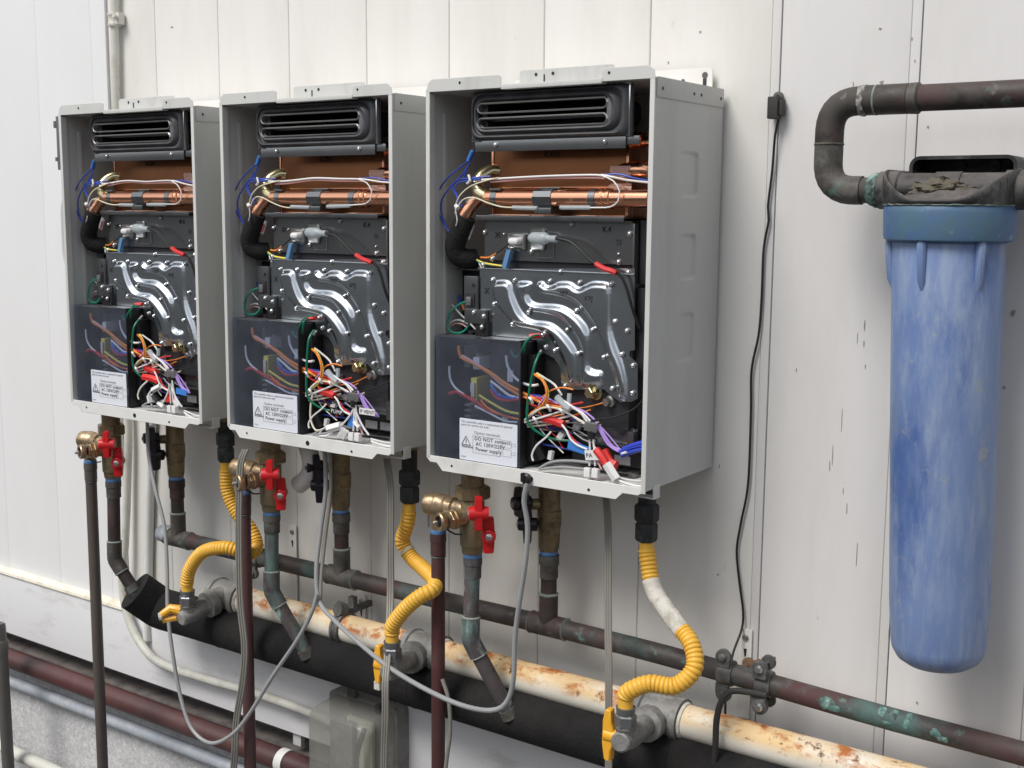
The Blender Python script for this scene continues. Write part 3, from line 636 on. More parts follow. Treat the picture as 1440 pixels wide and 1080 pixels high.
wire([(690, 248, -.16), (672, 249, -.165), (655, 252, -.168)], 'blue', .0014)
wire([(846, 246, -.163), (870, 245, -.160), (890, 250, -.157), (912, 254, -.15)], 'blue', .0016)
for a_, c_ in (((721, 292), (756, 293)), ((788, 292), (830, 292))): wire([(*a_, -.175), (*c_, -.175)], m_boot, .0028, nm='fuse_sleeve')
wire([(659, 246, -.171), (661, 254, -.172), (657, 258, -.17)], 'white', .0018, nm='cable_tie')
wire([(641, 289, -.170), (644, 293, -.172)], 'white', .0030, nm='cable_tie')
wire([(640, 292, -.169), (643, 310, -.178), (641, 318, -.18)], 'grey', .0012)

# ---- control box with clear smoky cover
cb = MB(); cb.box((.013, -.186, .003), (.0155, -.055, .172), .0005); cb.box((.150, -.186, .003), (.1525, -.055, .172), .0005); cb.box((.0155, -.120, .0045), (.150, -.118, .170)); cb.box((.013, -.186, .0015), (.1525, -.055, .0030)); cb.box((.013, -.150, .1722), (.1525, -.055, .1735))
cbx = cb.build('control_box', m_blk, H)
bd('box_lid', (.018, -.186, .172), (.075, -.150, .1735), m_rub); b = MB(); b.box((.085, -.184, .1738), (.148, -.160, .1748), .0003); b.build('box_lid', m_nickel, H)
bd('side_rail', (.1528, -.170, .01), (.165, -.08, .155), m_blk, .001)
for z in (.060, .050, .040): MB().box((.1527, -.165, z), (.1545, -.145, z+.004), .0004).build('terminal', m_zinc, H)
for x, z, w, h, c, d_ in [(.022, .125, .010, .030, 'grey', .02), (.036, .138, .007, .007, 'white', .012), (.060, .128, .011, .017, 'white', .05), (.040, .092, .006, .012, 'white', .03), (.058, .083, .0105, .033, 'yellow', .052),
                       (.0605, .090, .006, .020, 'cream', .0555), (.077, .105, .014, .016, 'yellow', .02), (.104, .112, .010, .016, 'white', .03), (.092, .052, .010, .022, 'cream', .025), (.040, .028, .009, .022, 'cream', .030),
                       (.030, .055, .010, .003, 'grey', .03), (.030, .063, .010, .003, 'grey', .03), (.030, .071, .010, .003, 'grey', .03), (.040, .066, .018, .010, 'red', .018), (.022, .010, .10, .012, 'grey', .01), (.12, .12, .02, .03, 'teal', .012)]:
    bd('relay', (x, -.118-d_, z), (x+w, -.1185, z+h), WM[c], .001, cbx)
YW = -.168
for pts, c, r_ in [([(645, 486), (648, 502), (668, 512), (690, 524), (712, 540), (735, 552), (760, 566)], 'orange', .0018), ([(650, 503), (674, 516), (700, 533), (724, 552), (742, 560)], 'orange', .0018), ([(650, 500), (680, 518), (705, 540), (730, 556)], 'pink', .0015),
                   ([(690, 536), (702, 545), (716, 556), (733, 560)], 'white', .0016), ([(690, 540), (698, 553), (712, 560), (728, 559)], 'sky', .0020), ([(690, 548), (700, 560), (715, 563), (732, 561)], 'red', .0022), ([(692, 546), (703, 557), (722, 561)], 'blue', .0022),
                   ([(632, 515), (633, 532), (640, 545), (654, 556)], 'white', .0014), ([(654, 556), (672, 566), (684, 577), (700, 582), (736, 592)], 'red', .0014), ([(632, 554), (642, 551), (656, 558), (670, 566)], 'red', .0022), ([(674, 556), (690, 566), (712, 578), (735, 583)], 'yellow', .0016),
                   ([(676, 562), (684, 572), (704, 583), (730, 590)], 'orange', .0014), ([(668, 571), (686, 580), (710, 592), (728, 594)], 'white', .0013), ([(712, 500), (714, 515), (726, 533), (745, 542), (757, 541)], 'white', .0016), ([(718, 492), (724, 502), (735, 498), (740, 480), (748, 474)], 'green', .0017)]:
    wire(pts, c, r_*1.15, -.178, nm='lead')
# clear cover
b = MB(); b.box((.012, -.1905, .0010), (.1555, -.1893, .1745), .0006); b.build('clear_cover', m_clear, H)
bd('cover_side', (.0120, -.1893, .001), (.0128, -.16, .1745), m_clear)
# label
l0 = P(646.5, 644, -.1908); l1 = P(728, 603, -.1908); lx0, lx1 = l0.x, .152; lz0, lz1 = .0045, .0625
b = MB(); b.prism([(v.x, v.z) for v in rr((lx0+lx1)/2, (lz0+lz1)/2, (lx1-lx0)/2, (lz1-lz0)/2, .002, 0)], -.1912, -.1907); lab = b.build('warning_label', m_lbl, H)
LY = -.1915; lw = lx1-lx0
def lt(s, u, v, size, mt=m_ink, st_=1): text(s, size, (lx0+lw*u, LY, lz0+(lz1-lz0)*v), mt, lab, 'print', stretch=st_)
lt('This controller only is a replacement & optional', .03, .905, .0046, m_inkl, .88); lt('parts for service use only', .03, .83, .0046, m_inkl, .9)
lt('Option terminals', .26, .66, .0058, m_inkl, 1.0)
lt('DO NOT connect', .265, .51, .0074); lt('AC 120V/220V', .29, .385, .0074); lt('Power supply', .285, .26, .0074)
lt('WARNING', .035, .30, .0043, m_ink, .95); lt('E120-', .03, .06, .0034, m_inkl)
def frame(u0, v0, u1, v1, w, mt):
    x0, x1_, a, c = lx0+lw*u0, lx0+lw*u1, lz0+(lz1-lz0)*v0, lz0+(lz1-lz0)*v1
    b = MB(); b.box((x0, LY, a), (x1_, LY+.0002, a+w)); b.box((x0, LY, c-w), (x1_, LY+.0002, c)); b.box((x0, LY, a+w), (x0+w, LY+.0002, c-w)); b.box((x1_-w, LY, a+w), (x1_, LY+.0002, c-w)); return b.build('print', mt, lab)
frame(.235, .20, .73, .62, .0005, m_inkl)
for v in (.22, .43): frame(.755, v, .90, v+.17, .0004, m_inkl); frame(.90, v+.05, .97, v+.12, .0004, m_inkl)
tri = [(lx0+lw*.04, lz0+.0215), (lx0+lw*.195, lz0+.0215), (lx0+lw*.118, lz0+.0335)]
b = MB(); b.tube([Vector((x, LY, z)) for x, z in (tri[0], tri[1])], .0004, 4); b.tube([Vector((x, LY, z)) for x, z in (tri[1], tri[2])], .0004, 4); b.tube([Vector((x, LY, z)) for x, z in (tri[2], tri[0])], .0004, 4)
b.box((tri[2][0]-.0005, LY-.0001, lz0+.0245), (tri[2][0]+.0005, LY+.0001, lz0+.0295)); b.box((tri[2][0]-.0004, LY-.0001, lz0+.0226), (tri[2][0]+.0004, LY+.0001, lz0+.0234)); b.build('print', m_ink, lab)

# ---- left recess with white connector and green wires
q0 = P(622, 470, -.10); q1 = P(655, 392, -.10)
bd('fan_housing', (t+.001, -.118, .176), (.068, -.02, .262), m_blk, .003)
bd('housing_shelf', (t+.001, -.130, .262), (.066, -.02, .2645), m_zinc)
q0 = P(625, 415, -.125); b = MB(); b.box((q0.x, -.135, q0.z), (q0.x+.017, -.119, q0.z+.008), .001, Matrix.Rotation(R(-8), 3, 'Y')); b.build('white_connector', WM['white'], H)
wire([(627, 407), (630, 420), (644, 438), (658, 452), (670, 464)], 'white', .0016, -.140)
wire([(630, 459), (637, 452), (646, 450), (658, 455)], 'white', .0020, -.142)
wire([(632, 462), (640, 455), (650, 456), (656, 460)], 'pink', .0014, -.144)
wire([(657, 423), (643, 430), (632, 442), (629, 458), (635, 467), (648, 468), (657, 461), (662, 450), (664, 444)], 'teal', .0017, -.158)
wire([(645, 415), (648, 425), (651, 432)], 'blue', .0025, -.130); wire([(650, 428), (653, 436)], 'orange', .0025, -.130)
for i in range(3): MB().box((.018+i*.019, -.15, .1737), (.026+i*.019, -.125, .178), .0008, Matrix.Rotation(R(20), 3, 'Y')).build('lid_clip', m_dkmetal, H)

# ---- earth leads and wiring at the bottom
for pts, c, r_ in [([(757, 471, -.170), (750, 472, -.178), (740, 480, -.185), (733, 494, -.186), (728, 503, -.180)], 'green', .0018), ([(759, 496, -.176), (753, 510, -.188), (747, 535, -.190), (743, 560, -.190), (741, 585, -.189), (745, 598, -.187), (760, 610, -.182), (780, 618, -.172), (810, 620, -.165)], 'green', .0021),
                   ([(751, 526, -.172), (764, 536, -.18), (769, 552, -.182), (764, 568, -.18), (748, 580, -.178), (742, 588, -.176)], 'orange', .0021), ([(755, 525, -.17), (766, 538, -.178), (771, 556, -.18), (762, 573, -.178), (746, 584, -.176)], 'yellow', .0018),
                   ([(752, 523, -.165), (768, 533, -.165), (780, 541, -.165), (790, 556, -.165)], 'white', .0019),
                   ([(735, 552, -.175), (755, 560, -.175), (775, 566, -.172), (795, 570, -.168), (820, 566, -.16)], 'red', .0018), ([(735, 556), (760, 566), (785, 572), (800, 574)], 'orange', .0017), ([(733, 560), (750, 570), (775, 574), (790, 575)], 'red', .0017),
                   ([(740, 566), (760, 560), (775, 549), (792, 545), (806, 548)], 'orange', .0013), ([(735, 557), (755, 558), (770, 560), (785, 568)], 'purple', .0015), ([(738, 555), (752, 556), (762, 557)], 'blue', .0017),
                   ([(738, 592, -.180), (752, 580, -.186), (766, 573, -.188), (790, 576, -.186), (812, 590, -.184), (826, 598, -.184)], 'cream', .0016), ([(738, 594, -.180), (765, 586, -.183), (790, 578, -.183), (800, 574, -.183)], 'white', .0017), ([(738, 590, -.182), (755, 577, -.187), (775, 573, -.187), (802, 583, -.185), (824, 596, -.184)], 'white', .0013),
                   ([(741, 597, -.176), (760, 593, -.178), (785, 589, -.178), (805, 584, -.178)], 'white', .0016), ([(742, 600, -.174), (770, 597, -.175), (800, 592, -.175)], 'cream', .0015),
                   ([(793, 564, -.187), (802, 570, -.188), (818, 582, -.187), (826, 594, -.186)], 'white', .0019), ([(803, 573, -.187), (818, 580, -.187), (830, 592, -.186)], 'white', .0018), ([(806, 572, -.185), (824, 580, -.184), (836, 590, -.183)], 'purple', .0016),
                   ([(838, 593, -.184), (845, 608, -.184), (855, 625, -.184), (868, 634, -.184), (876, 635, -.184)], 'purple', .0018), ([(843, 598, -.182), (852, 615, -.183), (862, 628, -.183), (874, 633, -.183)], 'purple', .0018), ([(845, 600, -.180), (860, 617, -.180), (872, 632, -.18)], 'purple', .0012),
                   ([(829, 617, -.187), (830, 636, -.187), (829, 655, -.187)], 'white', .0017), ([(834, 616, -.188), (836, 636, -.188), (837, 655, -.188)], 'white', .0017), ([(836, 628, -.189), (843, 642, -.189), (852, 655, -.189), (858, 662, -.189)], 'white', .0017), ([(836, 640, -.186), (842, 652, -.186), (846, 660, -.186)], 'pink', .0014),
                   ([(790, 597, -.183), (797, 606, -.185), (802, 617, -.186), (812, 626, -.186), (826, 632, -.186)], 'white', .0017), ([(798, 606, -.180), (808, 620, -.182), (824, 630, -.183)], 'red', .0015), ([(807, 608, -.175), (820, 618, -.178), (832, 622, -.18)], 'grey', .0013),
                   ([(750, 648, -.187), (748, 640, -.187), (754, 627, -.186), (768, 615, -.184), (775, 607, -.182)], 'white', .0017),
                   ([(758, 659, -.188), (775, 650, -.187), (800, 648, -.185), (825, 650, -.182), (845, 652, -.18)], 'grey', .0024), ([(758, 660, -.188), (790, 657, -.187), (825, 660, -.184)], 'grey', .0022),
                   ([(862, 672, -.189), (876, 678, -.190), (892, 683, -.190), (906, 684, -.189)], 'white', .0019), ([(864, 676, -.188), (880, 682, -.189), (900, 686, -.188)], 'white', .0015), ([(860, 668, -.186), (884, 675, -.18), (906, 676, -.17)], 'white', .0015),
                   ([(800, 590, -.150), (835, 590, -.155), (865, 586, -.155), (890, 576, -.155), (904, 563, -.155)], 'black', .0014), ([(745, 620, -.15), (770, 626, -.15), (800, 632, -.15), (830, 640, -.15)], 'blue', .0017), ([(760, 600, -.16), (785, 603, -.165), (805, 610, -.165)], 'blue', .0014)]:
    wire(pts, c, r_, -.172 if len(pts[0]) == 2 else None)
wire([(746, 473, -.178), (753, 471, -.176), (757, 471, -.173)] if False else [(745, 473, -.170), (760, 472, -.166)], 'red', .0036, nm='red_terminal')
wire([(757, 500, -.177), (761, 493, -.17)], m_nickel, .0020, nm='ring_terminal')
wire([(783, 558, -.187), (793, 569, -.188), (802, 575, -.188)], m_boot, .0046, nm='sleeve_connector')
wire([(800, 567, -.18), (801, 553, -.178)], m_boot, .0030, nm='sleeve_connector')
wire([(765, 588, -.176), (780, 592, -.178), (793, 597, -.179)], 'red', .0058, nm='red_wrap', seg=6)
b = MB(); a_ = P(832, 600, -.186); b.box((a_.x-.009, -.190, a_.z-.006), (a_.x+.009, -.182, a_.z+.006), .001, Matrix.Rotation(R(6), 3, 'Y')); b.build('cable_clip', m_nickel, H)
wire([(831, 606, -.187), (832, 617, -.187)], 'black', .0052, nm='black_wrap')
wire([(757, 570, -.186), (771, 551, -.17)], 'purple', .001)
for px, py, w, h, an in ((827, 664, .009, .012, 0), (838, 665, .009, .012, 4)):
    a_ = P(px, py, -.187); b = MB(); b.box((a_.x-w/2, -.191, a_.z-h/2), (a_.x+w/2, -.184, a_.z+h/2), .001, Matrix.Rotation(R(an), 3, 'Y')); b.build('white_plug', WM['white'], H)
a_ = P(758, 632, -.165); b = MB(); b.box((a_.x-.005, -.168, a_.z-.014), (a_.x+.005, -.162, a_.z+.012), .001, Matrix.Rotation(R(-35), 3, 'Y')); b.build('black_connector', m_blk, H)
rg = random.Random(11)
for k in range(22):   # thin strands of the loom behind the main leads
    x0, y0 = rg.uniform(735, 745), rg.uniform(552, 604); x1_, y1_ = rg.uniform(790, 850), rg.uniform(560, 640)
    mx_, my_ = (x0+x1_)/2+rg.uniform(-10, 10), (y0+y1_)/2+rg.uniform(-14, 16); yy = rg.uniform(-.172, -.150)
    wire([(x0, y0), ((x0+mx_)/2, (y0+my_)/2+rg.uniform(-5, 5)), (mx_, my_), ((x1_+mx_)/2, (y1_+my_)/2+rg.uniform(-5, 5)), (x1_, y1_)], rg.choice(['black', 'black', 'grey', 'red', 'white', 'orange', 'blue', 'black', 'purple', 'cream']), rg.uniform(.0009, .0014), yy)
for px, py, w, h, an in ((812, 600, .010, .006, 20), (790, 612, .008, .012, 35), (848, 618, .012, .006, -10), (775, 640, .006, .012, 10)):
    a_ = P(px, py, -.166); b = MB(); b.box((a_.x-w/2, -.170, a_.z-h/2), (a_.x+w/2, -.163, a_.z+h/2), .001, Matrix.Rotation(R(an), 3, 'Y')); b.build('connector', rg.choice([m_blk, WM['white'], WM['grey']]), H)
for (px, py) in ((747, 562), (772, 573), (790, 578), (753, 590)):
    wire([(px-3, py-3, -.190), (px, py, -.192), (px+2, py+5, -.189)], 'white', .0018, nm='cable_tie')
# gas control and brackets at bottom right
q0 = P(845, 612, -.135); q1 = P(893, 590, -.135)
b = MB(); b.box((.242, -.138, .045), (.305, -.1355, .066), .0006); b.box((.235, -.150, .042), (.300, -.138, .0445), .0006); b.box((.296, -.150, .036), (.306, -.14, .064), .0006); b.build('valve_bracket', m_zinc, H)
MB().lathe([(0, .0045), (.001, .0045), (.001, .0022), (-.001, .0022)], (.299, -.1395, .063), (0, -1, 0), 14).build('bracket_eyelet', m_zinc, H)
bd('gas_control', (.20, -.130, .012), (.330, -.03, .060), m_blk, .003)
bd('control_sticker', (.238, -.132, .015), (.262, -.1304, .027), M('silver_sticker', (.42, .42, .44), .4, .4), 0); bd('control_sticker', (.268, -.132, .015), (.292, -.1304, .027), bpy.data.materials['silver_sticker'], 0)
b = MB(); b.box((.230, -.146, .007), (.300, -.130, .0085), .0004); b.box((.297, -.146, -.001+.004), (.306, -.130, .010), .0006); b.build('lower_bracket', m_zinc, H)
bd('manifold_cover', (.165, -.125, .060), (.30, -.03, .098), M('smoked_violet', (.05, .042, .048), .5), .003)
hb = P(840, 552, -.150)
b = MB(); b.lathe([(0, .011), (.016, .011), (.017, .0085), (.024, .0085)], (hb.x, -.132, hb.z), (-.25, -1, 0), 20); b.hexn((hb.x-.006, -.156, hb.z), (-.25, -1, 0), .0075, .006); b.box((hb.x-.016, -.138, hb.z-.016), (hb.x+.012, -.130, hb.z+.006), .001); b.build('pressure_fitting', m_brassy, H)
hb = P(859, 563, -.150)
b = MB(); b.lathe([(0, .0075), (.018, .0075), (.019, .0052), (.026, .0052)], (hb.x+.003, -.132, hb.z), (-.3, -1, -.1), 18); b.build('test_nipple', m_nickel, H)
b = MB(); b.lathe([(0, .006), (.012, .005)], P(797, 563, -.150), (0, 0, -1), 12); b.build('valve_stem', m_nickel, H)

index_kids()
MAIN = H
h2 = copy_tree(MAIN, (-.4105, 0, 0)); h1 = copy_tree(MAIN, (-.821, 0, 0))
MAIN['label'] = 'nearest and largest open grey water heater, blue connectors at its lower right'
h2['label'] = 'middle open grey water heater of the row, with a black tag reading PUMP'
h1['label'] = 'farthest open grey water heater, leftmost of the row, dark hinge on its left edge'
for hh_, sd_ in ((h2, 3.1), (h1, 8.7)):      # every loom lies a little differently
    for o in list(bpy.data.objects):
        if o.parent is hh_ and o.name.split('.')[0] in ('wire', 'blue_terminal', 'fuse_sleeve', 'sleeve_connector', 'red_wrap', 'igniter_lead'):
            o.data = o.data.copy(); k_ = .0065 if o.name.startswith('wire') else .002
            for v in o.data.vertices:
                d_ = mnoise.noise_vector(v.co*11+Vector((sd_, sd_*2, 0))); v.co += Vector((d_.x, d_.y*.25, d_.z))*k_
        elif o.parent is hh_ and o.name.split('.')[0] == 'screw': o.rotation_euler.y += sd_
# what is different inside each
def tagplate(parent, c, w, h, rot, mt, txt=None, tm=None, ts=.007, nm='tag'):
    rm = Matrix.Rotation(R(rot), 3, 'Y'); b = MB(); b.box((c.x-w/2, c.y-.0003, c.z-h/2), (c.x+w/2, c.y+.0003, c.z+h/2), 0, rm); o = b.build(nm, mt, parent)
    if txt: text(txt, ts, c+rm @ Vector((-w*.42, -.0007, -ts*.35)), tm, o, 'print', rotm=rm @ Matrix.Rotation(R(90), 3, 'X'))
    return o
m_bt = M('blue_tag', (.05, .22, .62), .4); m_rt = M('red_tape', (.70, .03, .025), .4); m_bc = M('blue_connector', (.01, .035, .42), .3)
H = MAIN
tagplate(H, P(814, 630, -.184), .034, .0115, 10, m_bt)
tagplate(H, P(832, 640, -.1905), .020, .013, -8, WM['white'], 'PA', m_inkb, .008)
for pts in ([(872, 636), (890, 629), (908, 625)], [(874, 640), (892, 634), (910, 630)], [(876, 632), (894, 625), (910, 621)]): wire(pts, m_bc, .0036, -.183, nm='blue_connector', seg=5)
wire([(838, 632, -.1895), (846, 642, -.190), (852, 652, -.19)], m_rt, .0052, nm='red_tape', seg=6)
wire([(848, 634, -.17), (856, 650, -.172), (866, 656, -.172)], m_rt, .0080, nm='red_tape', seg=6)
wire([(853, 652, -.191), (867, 674, -.191)], 'white', .0062, nm='white_plug', seg=5)
wire([(874, 638, -.185), (881, 636, -.187)], 'white', .0016, nm='terminal')
H = h2
def h2p(px, py, Y=-.186): return P(px, py, Y)
tagplate(H, h2p(474, 579), .028, .010, 4, m_blk, 'PUMP', WM['white'], .0085)
tagplate(H, h2p(516, 579, -.19), .030, .0095, 0, WM['white'], 'P VENT', m_inkb, .0078)
tagplate(H, h2p(494, 592, -.186), .012, .018, 15, m_bt)
wire([(462, 605, -.189), (480, 598, -.189), (495, 580, -.188), (499, 568, -.187)], 'white', .0018)
for a_, c_, r_ in (((462, 603), (480, 598), .0066), ((498, 593), (505, 601), .0035), ((477, 613), (484, 603), .004), ((482, 616), (488, 606), .004)): wire([(*a_, -.189), (*c_, -.189)], 'white', r_, nm='white_plug', seg=5)
wire([(460, 600, -.188), (452, 605, -.188), (450, 612, -.188), (458, 613, -.189), (468, 608, -.189)], 'white', .0017)
wire([(498, 572, -.189), (500, 585, -.189), (504, 602, -.189)], 'white', .0018)
wire([(440, 553, -.18), (437, 570, -.184), (437, 590, -.186), (444, 605, -.188), (455, 603, -.188)], 'cream', .0018)
H = h1
tagplate(H, P(255, 551, -.188), .026, .010, 4, m_bt)
tagplate(H, P(240, 556, -.186), .009, .020, -25, m_rt); tagplate(H, P(236, 561, -.188), .013, .010, -8, m_rt)
wire([(202, 530, -.18), (214, 532, -.18), (224, 536, -.18)], m_rt, .0062, nm='red_tape', seg=6)
for pts in ([(240, 535), (235, 555), (228, 568)], [(242, 535), (245, 552), (248, 565)], [(225, 545), (212, 550), (208, 560), (214, 570)]): wire(pts, 'white', .0017, -.189)
for a_, c_, r_ in (((215, 549), (226, 543), .005), ((246, 563), (250, 572), .0048), ((210, 556), (212, 566), .005), ((222, 566), (230, 572), .004)): wire([(*a_, -.189), (*c_, -.189)], 'white', r_, nm='white_plug', seg=5)
wire([(216, 556), (222, 564)], m_blk, .0055, -.190, nm='black_connector', seg=5)
q = P(85, 165, -.195)
b = MB(); xh = q.x-.009; b.box((xh-.004, -.196, .41), (xh+.0085, -.185, .502), .0015); b.box((xh-.010, -.197, .482), (xh-.003, -.187, .494), .001); b.box((xh-.009, -.197, .425), (xh-.003, -.187, .432), .001); b.build('hinge', m_hinge, h1)
b = MB(); b.tube(cr([Vector((xh+.007, -.19, .36)), Vector((xh-.001, -.19, .345)), Vector((xh-.002, -.19, .27)), Vector((xh+.004, -.19, .245))]), .005, 10); b.build('side_handle', m_case, h1)
H = MAIN

# ================================================================== PLUMBING under each heater (built at the nearest one)
OFF = [(0, 0, 0), (-.4105, 0, 0), (-.821, 0, 0)]
def P3(px, py, Y, X):    # height of what stands at x = X, y = Y and shows at (px, py)
    return P(px, py, Y).z
hx, hy = .043, -.145
def handle(parent, c, h, w, mt, nub, tilt=0):
    """butterfly handle: blade with tapered wings on a hub whose axis is nub"""
    nub = Vector(nub).normalized(); b = MB()
    rm = Matrix.Rotation(math.atan2(nub.x, -nub.y), 3, 'Z') @ Matrix.Rotation(R(tilt), 3, 'Y')
    for s_ in (1, -1):
        bb = bmesh.new(); bmesh.ops.create_cube(bb, size=1)
        for v in bb.verts:
            k = .5+v.co.z; ww = w*(1-.22*k) if s_ > 0 else w*(1-.22*(1-k))
            v.co = Vector((v.co.x*ww, v.co.y*.0125*(1.0 if ww == w else .8), (v.co.z*.5+.25*s_)*h))
        bmesh.ops.bevel(bb, geom=list(bb.edges), offset=.0012, segments=2, affect='EDGES')
        for v in bb.verts: v.co = rm @ v.co + c
        b.bm(bb)
    b.lathe([(-.014, .0095), (.004, .0105), (.0125, .0098), (.0140, .0080)], c, nub, 18)
    o = b.build('handle', mt, parent); MB().lathe([(.0135, .0055), (.0150, .0055), (.0165, .0025)], c, nub, 6).build('handle_bolt', m_nickel, o); return o
hv = thing('hot_water_valve', (hx, hy, -.166), 'tmp', 'valve', 'brass hot water valves with red handles')
zt = lambda px, py: P(px, py, hy).z
b = MB(); b.lathe([(0, .0165), (.030, .0165), (.032, .0185), (.034, .0165)], (hx, hy, zt(668, 684)-.001), (0, 0, 1), 28); b.build('threaded_neck', m_brass, hv)
b = MB(); b.hexn((hx, hy, zt(668, 702)), (0, 0, 1), .0255, zt(668, 683)-zt(668, 702)); b.build('union_nut', m_brass, hv)
zb_ = zt(665, 777)
b = MB(); b.lathe([(0, .0150), (.011, .0165), (.012, .0180), (.040, .0185), (.048, .0172), (.078, .0172), (.080, .016)], (hx, hy, zb_), (0, 0, 1), 30); b.build('valve_body', m_brass, hv)
b = MB(); b.lathe([(0, .0132), (.002, .0140), (.006, .0138), (.0075, .0130)], (hx, hy, zb_-.0070), (0, 0, 1), 24); b.build('thread_tape', m_blue, hv)
# relief valve to the left
rz = P(640, 713, hy).z
b = MB(); b.lathe([(.010, .0105), (.026, .0120), (.030, .0120), (.031, .0150), (.041, .0150), (.042, .0135), (.045, .0162), (.058, .0178), (.061, .0155), (.065, .0170), (.077, .0160), (.081, .0120)], (hx, hy-.002, rz), (-1, -.05, 0), 28); b.build('relief_valve', m_brassb, hv)
b = MB(); b.hexn((hx-.029, hy-.0035, rz), (-1, -.05, 0), .0160, .011); b.build('relief_nut', m_brassb, hv)
dx_ = -.016
b = MB(); b.lathe([(0, .0105), (.018, .0110), (.030, .0135)], (dx_, -.150, rz-.036), (0, 0, 1), 24); b.build('relief_outlet', m_brassb, hv)
b = MB(); b.box((hx-.079, hy-.006, rz-.036), (hx-.0775, hy-.001, rz+.012), .0004); b.build('relief_lever', m_nickel, hv)
# drain port toward the viewer
tz = P(640, 729, -.17).z; tc_ = Vector((hx-.006, hy-.014, tz)); ta = Vector((-.30, -.95, 0))
b = MB(); b.lathe([(0, .0125), (.012, .0125), (.014, .0145), (.018, .0145), (.019, .011), (.026, .011), (.027, .0125), (.030, .0125)], tc_, ta, 26); b.hexn(tc_+ta*.016, ta, .0135, .010); b.build('drain_port', m_brassb, hv)
b = MB(); b.lathe([(.034, .0085), (.034, .0122), (.037, .0130), (.042, .0130), (.0435, .0118), (.0430, .0082), (.036, .0080)], tc_, ta, 26, cap=False); b.build('port_ring', m_brassb, hv)
b = MB(); b.lathe([(.030, .0068), (.040, .0066)], tc_, ta, 16); b.build('port_mouth', m_void, hv)
b = MB(); b.lathe([(.044, .0032), (.049, .0028), (.050, .0015)], tc_+Vector((-.002, 0, -.001)), ta, 12); b.build('port_pin', m_nickel, hv)
b = MB(); b.tube(cr([tc_+ta*.030+Vector((0, 0, -.012)), tc_+ta*.018+Vector((.004, 0, -.021)), tc_+ta*.008+Vector((.010, -.004, -.020))]), .0012, 8); b.build('cap_strap', m_blk, hv)
handle(hv, P(673, 722, -.185), .047, .0190, m_red, (-.78, -.62, 0))
handle(hv, P(687, 752, -.165), .052, .0180, m_red, (.62, -.78, 0))
index_kids(); v2 = copy_tree(hv, OFF[1]); v1 = copy_tree(hv, OFF[2])
hv['label'] = 'brass valve with two red handles under the nearest water heater'
v2['label'] = 'brass valve with two red handles under the middle water heater'
v1['label'] = 'brass valve with two red handles under the farthest water heater'

# cold valves
kx, ky = .124, -.068
cvv = thing('cold_water_valve', (kx, ky, -.166), 'tmp', 'valve', 'brass cold water valves with black handles')
zc = lambda py: P(768, py, ky).z
b = MB(); b.hexn((kx, ky, -.044), (0, 0, 1), .0225, .014); b.lathe([(0, .016), (.05, .016)], (kx, ky, -.045), (0, 0, 1), 24); b.build('union_nut', m_brass, cvv)
b = MB(); b.lathe([(0, .0135), (.004, .0150), (.034, .0165), (.038, .0178), (.060, .0178), (.062, .0160), (.100, .0160)], (kx, ky, zc(773)), (0, 0, 1), 28); b.build('valve_body', m_brass, cvv)
b = MB(); b.lathe([(0, .0125), (.002, .0135), (.0055, .0135), (.007, .0125)], (kx, ky, zc(773)-.0065), (0, 0, 1), 24); b.build('thread_tape', m_blue, cvv)
b = MB(); b.lathe([(0, .009), (.034, .0075)], (kx, ky, P(750, 705, ky).z), (-.8, -.6, 0), 16); b.build('drain_port', m_brass, cvv)
m_navy = M('black_handle', (.010, .010, .018), .38)
handle(cvv, P(733, 707, -.100), .043, .032, m_navy, (-.45, -.9, 0)); handle(cvv, P(742, 737, -.098), .056, .020, m_navy, (-.95, -.5, 0))
index_kids(); w2 = copy_tree(cvv, OFF[1]); w1 = copy_tree(cvv, OFF[2])
cvv['label'] = 'brass valve with two black handles under the nearest water heater'
w2['label'] = 'brass valve with two black handles under the middle water heater'
w1['label'] = 'brass valve with two black handles under the farthest water heater'

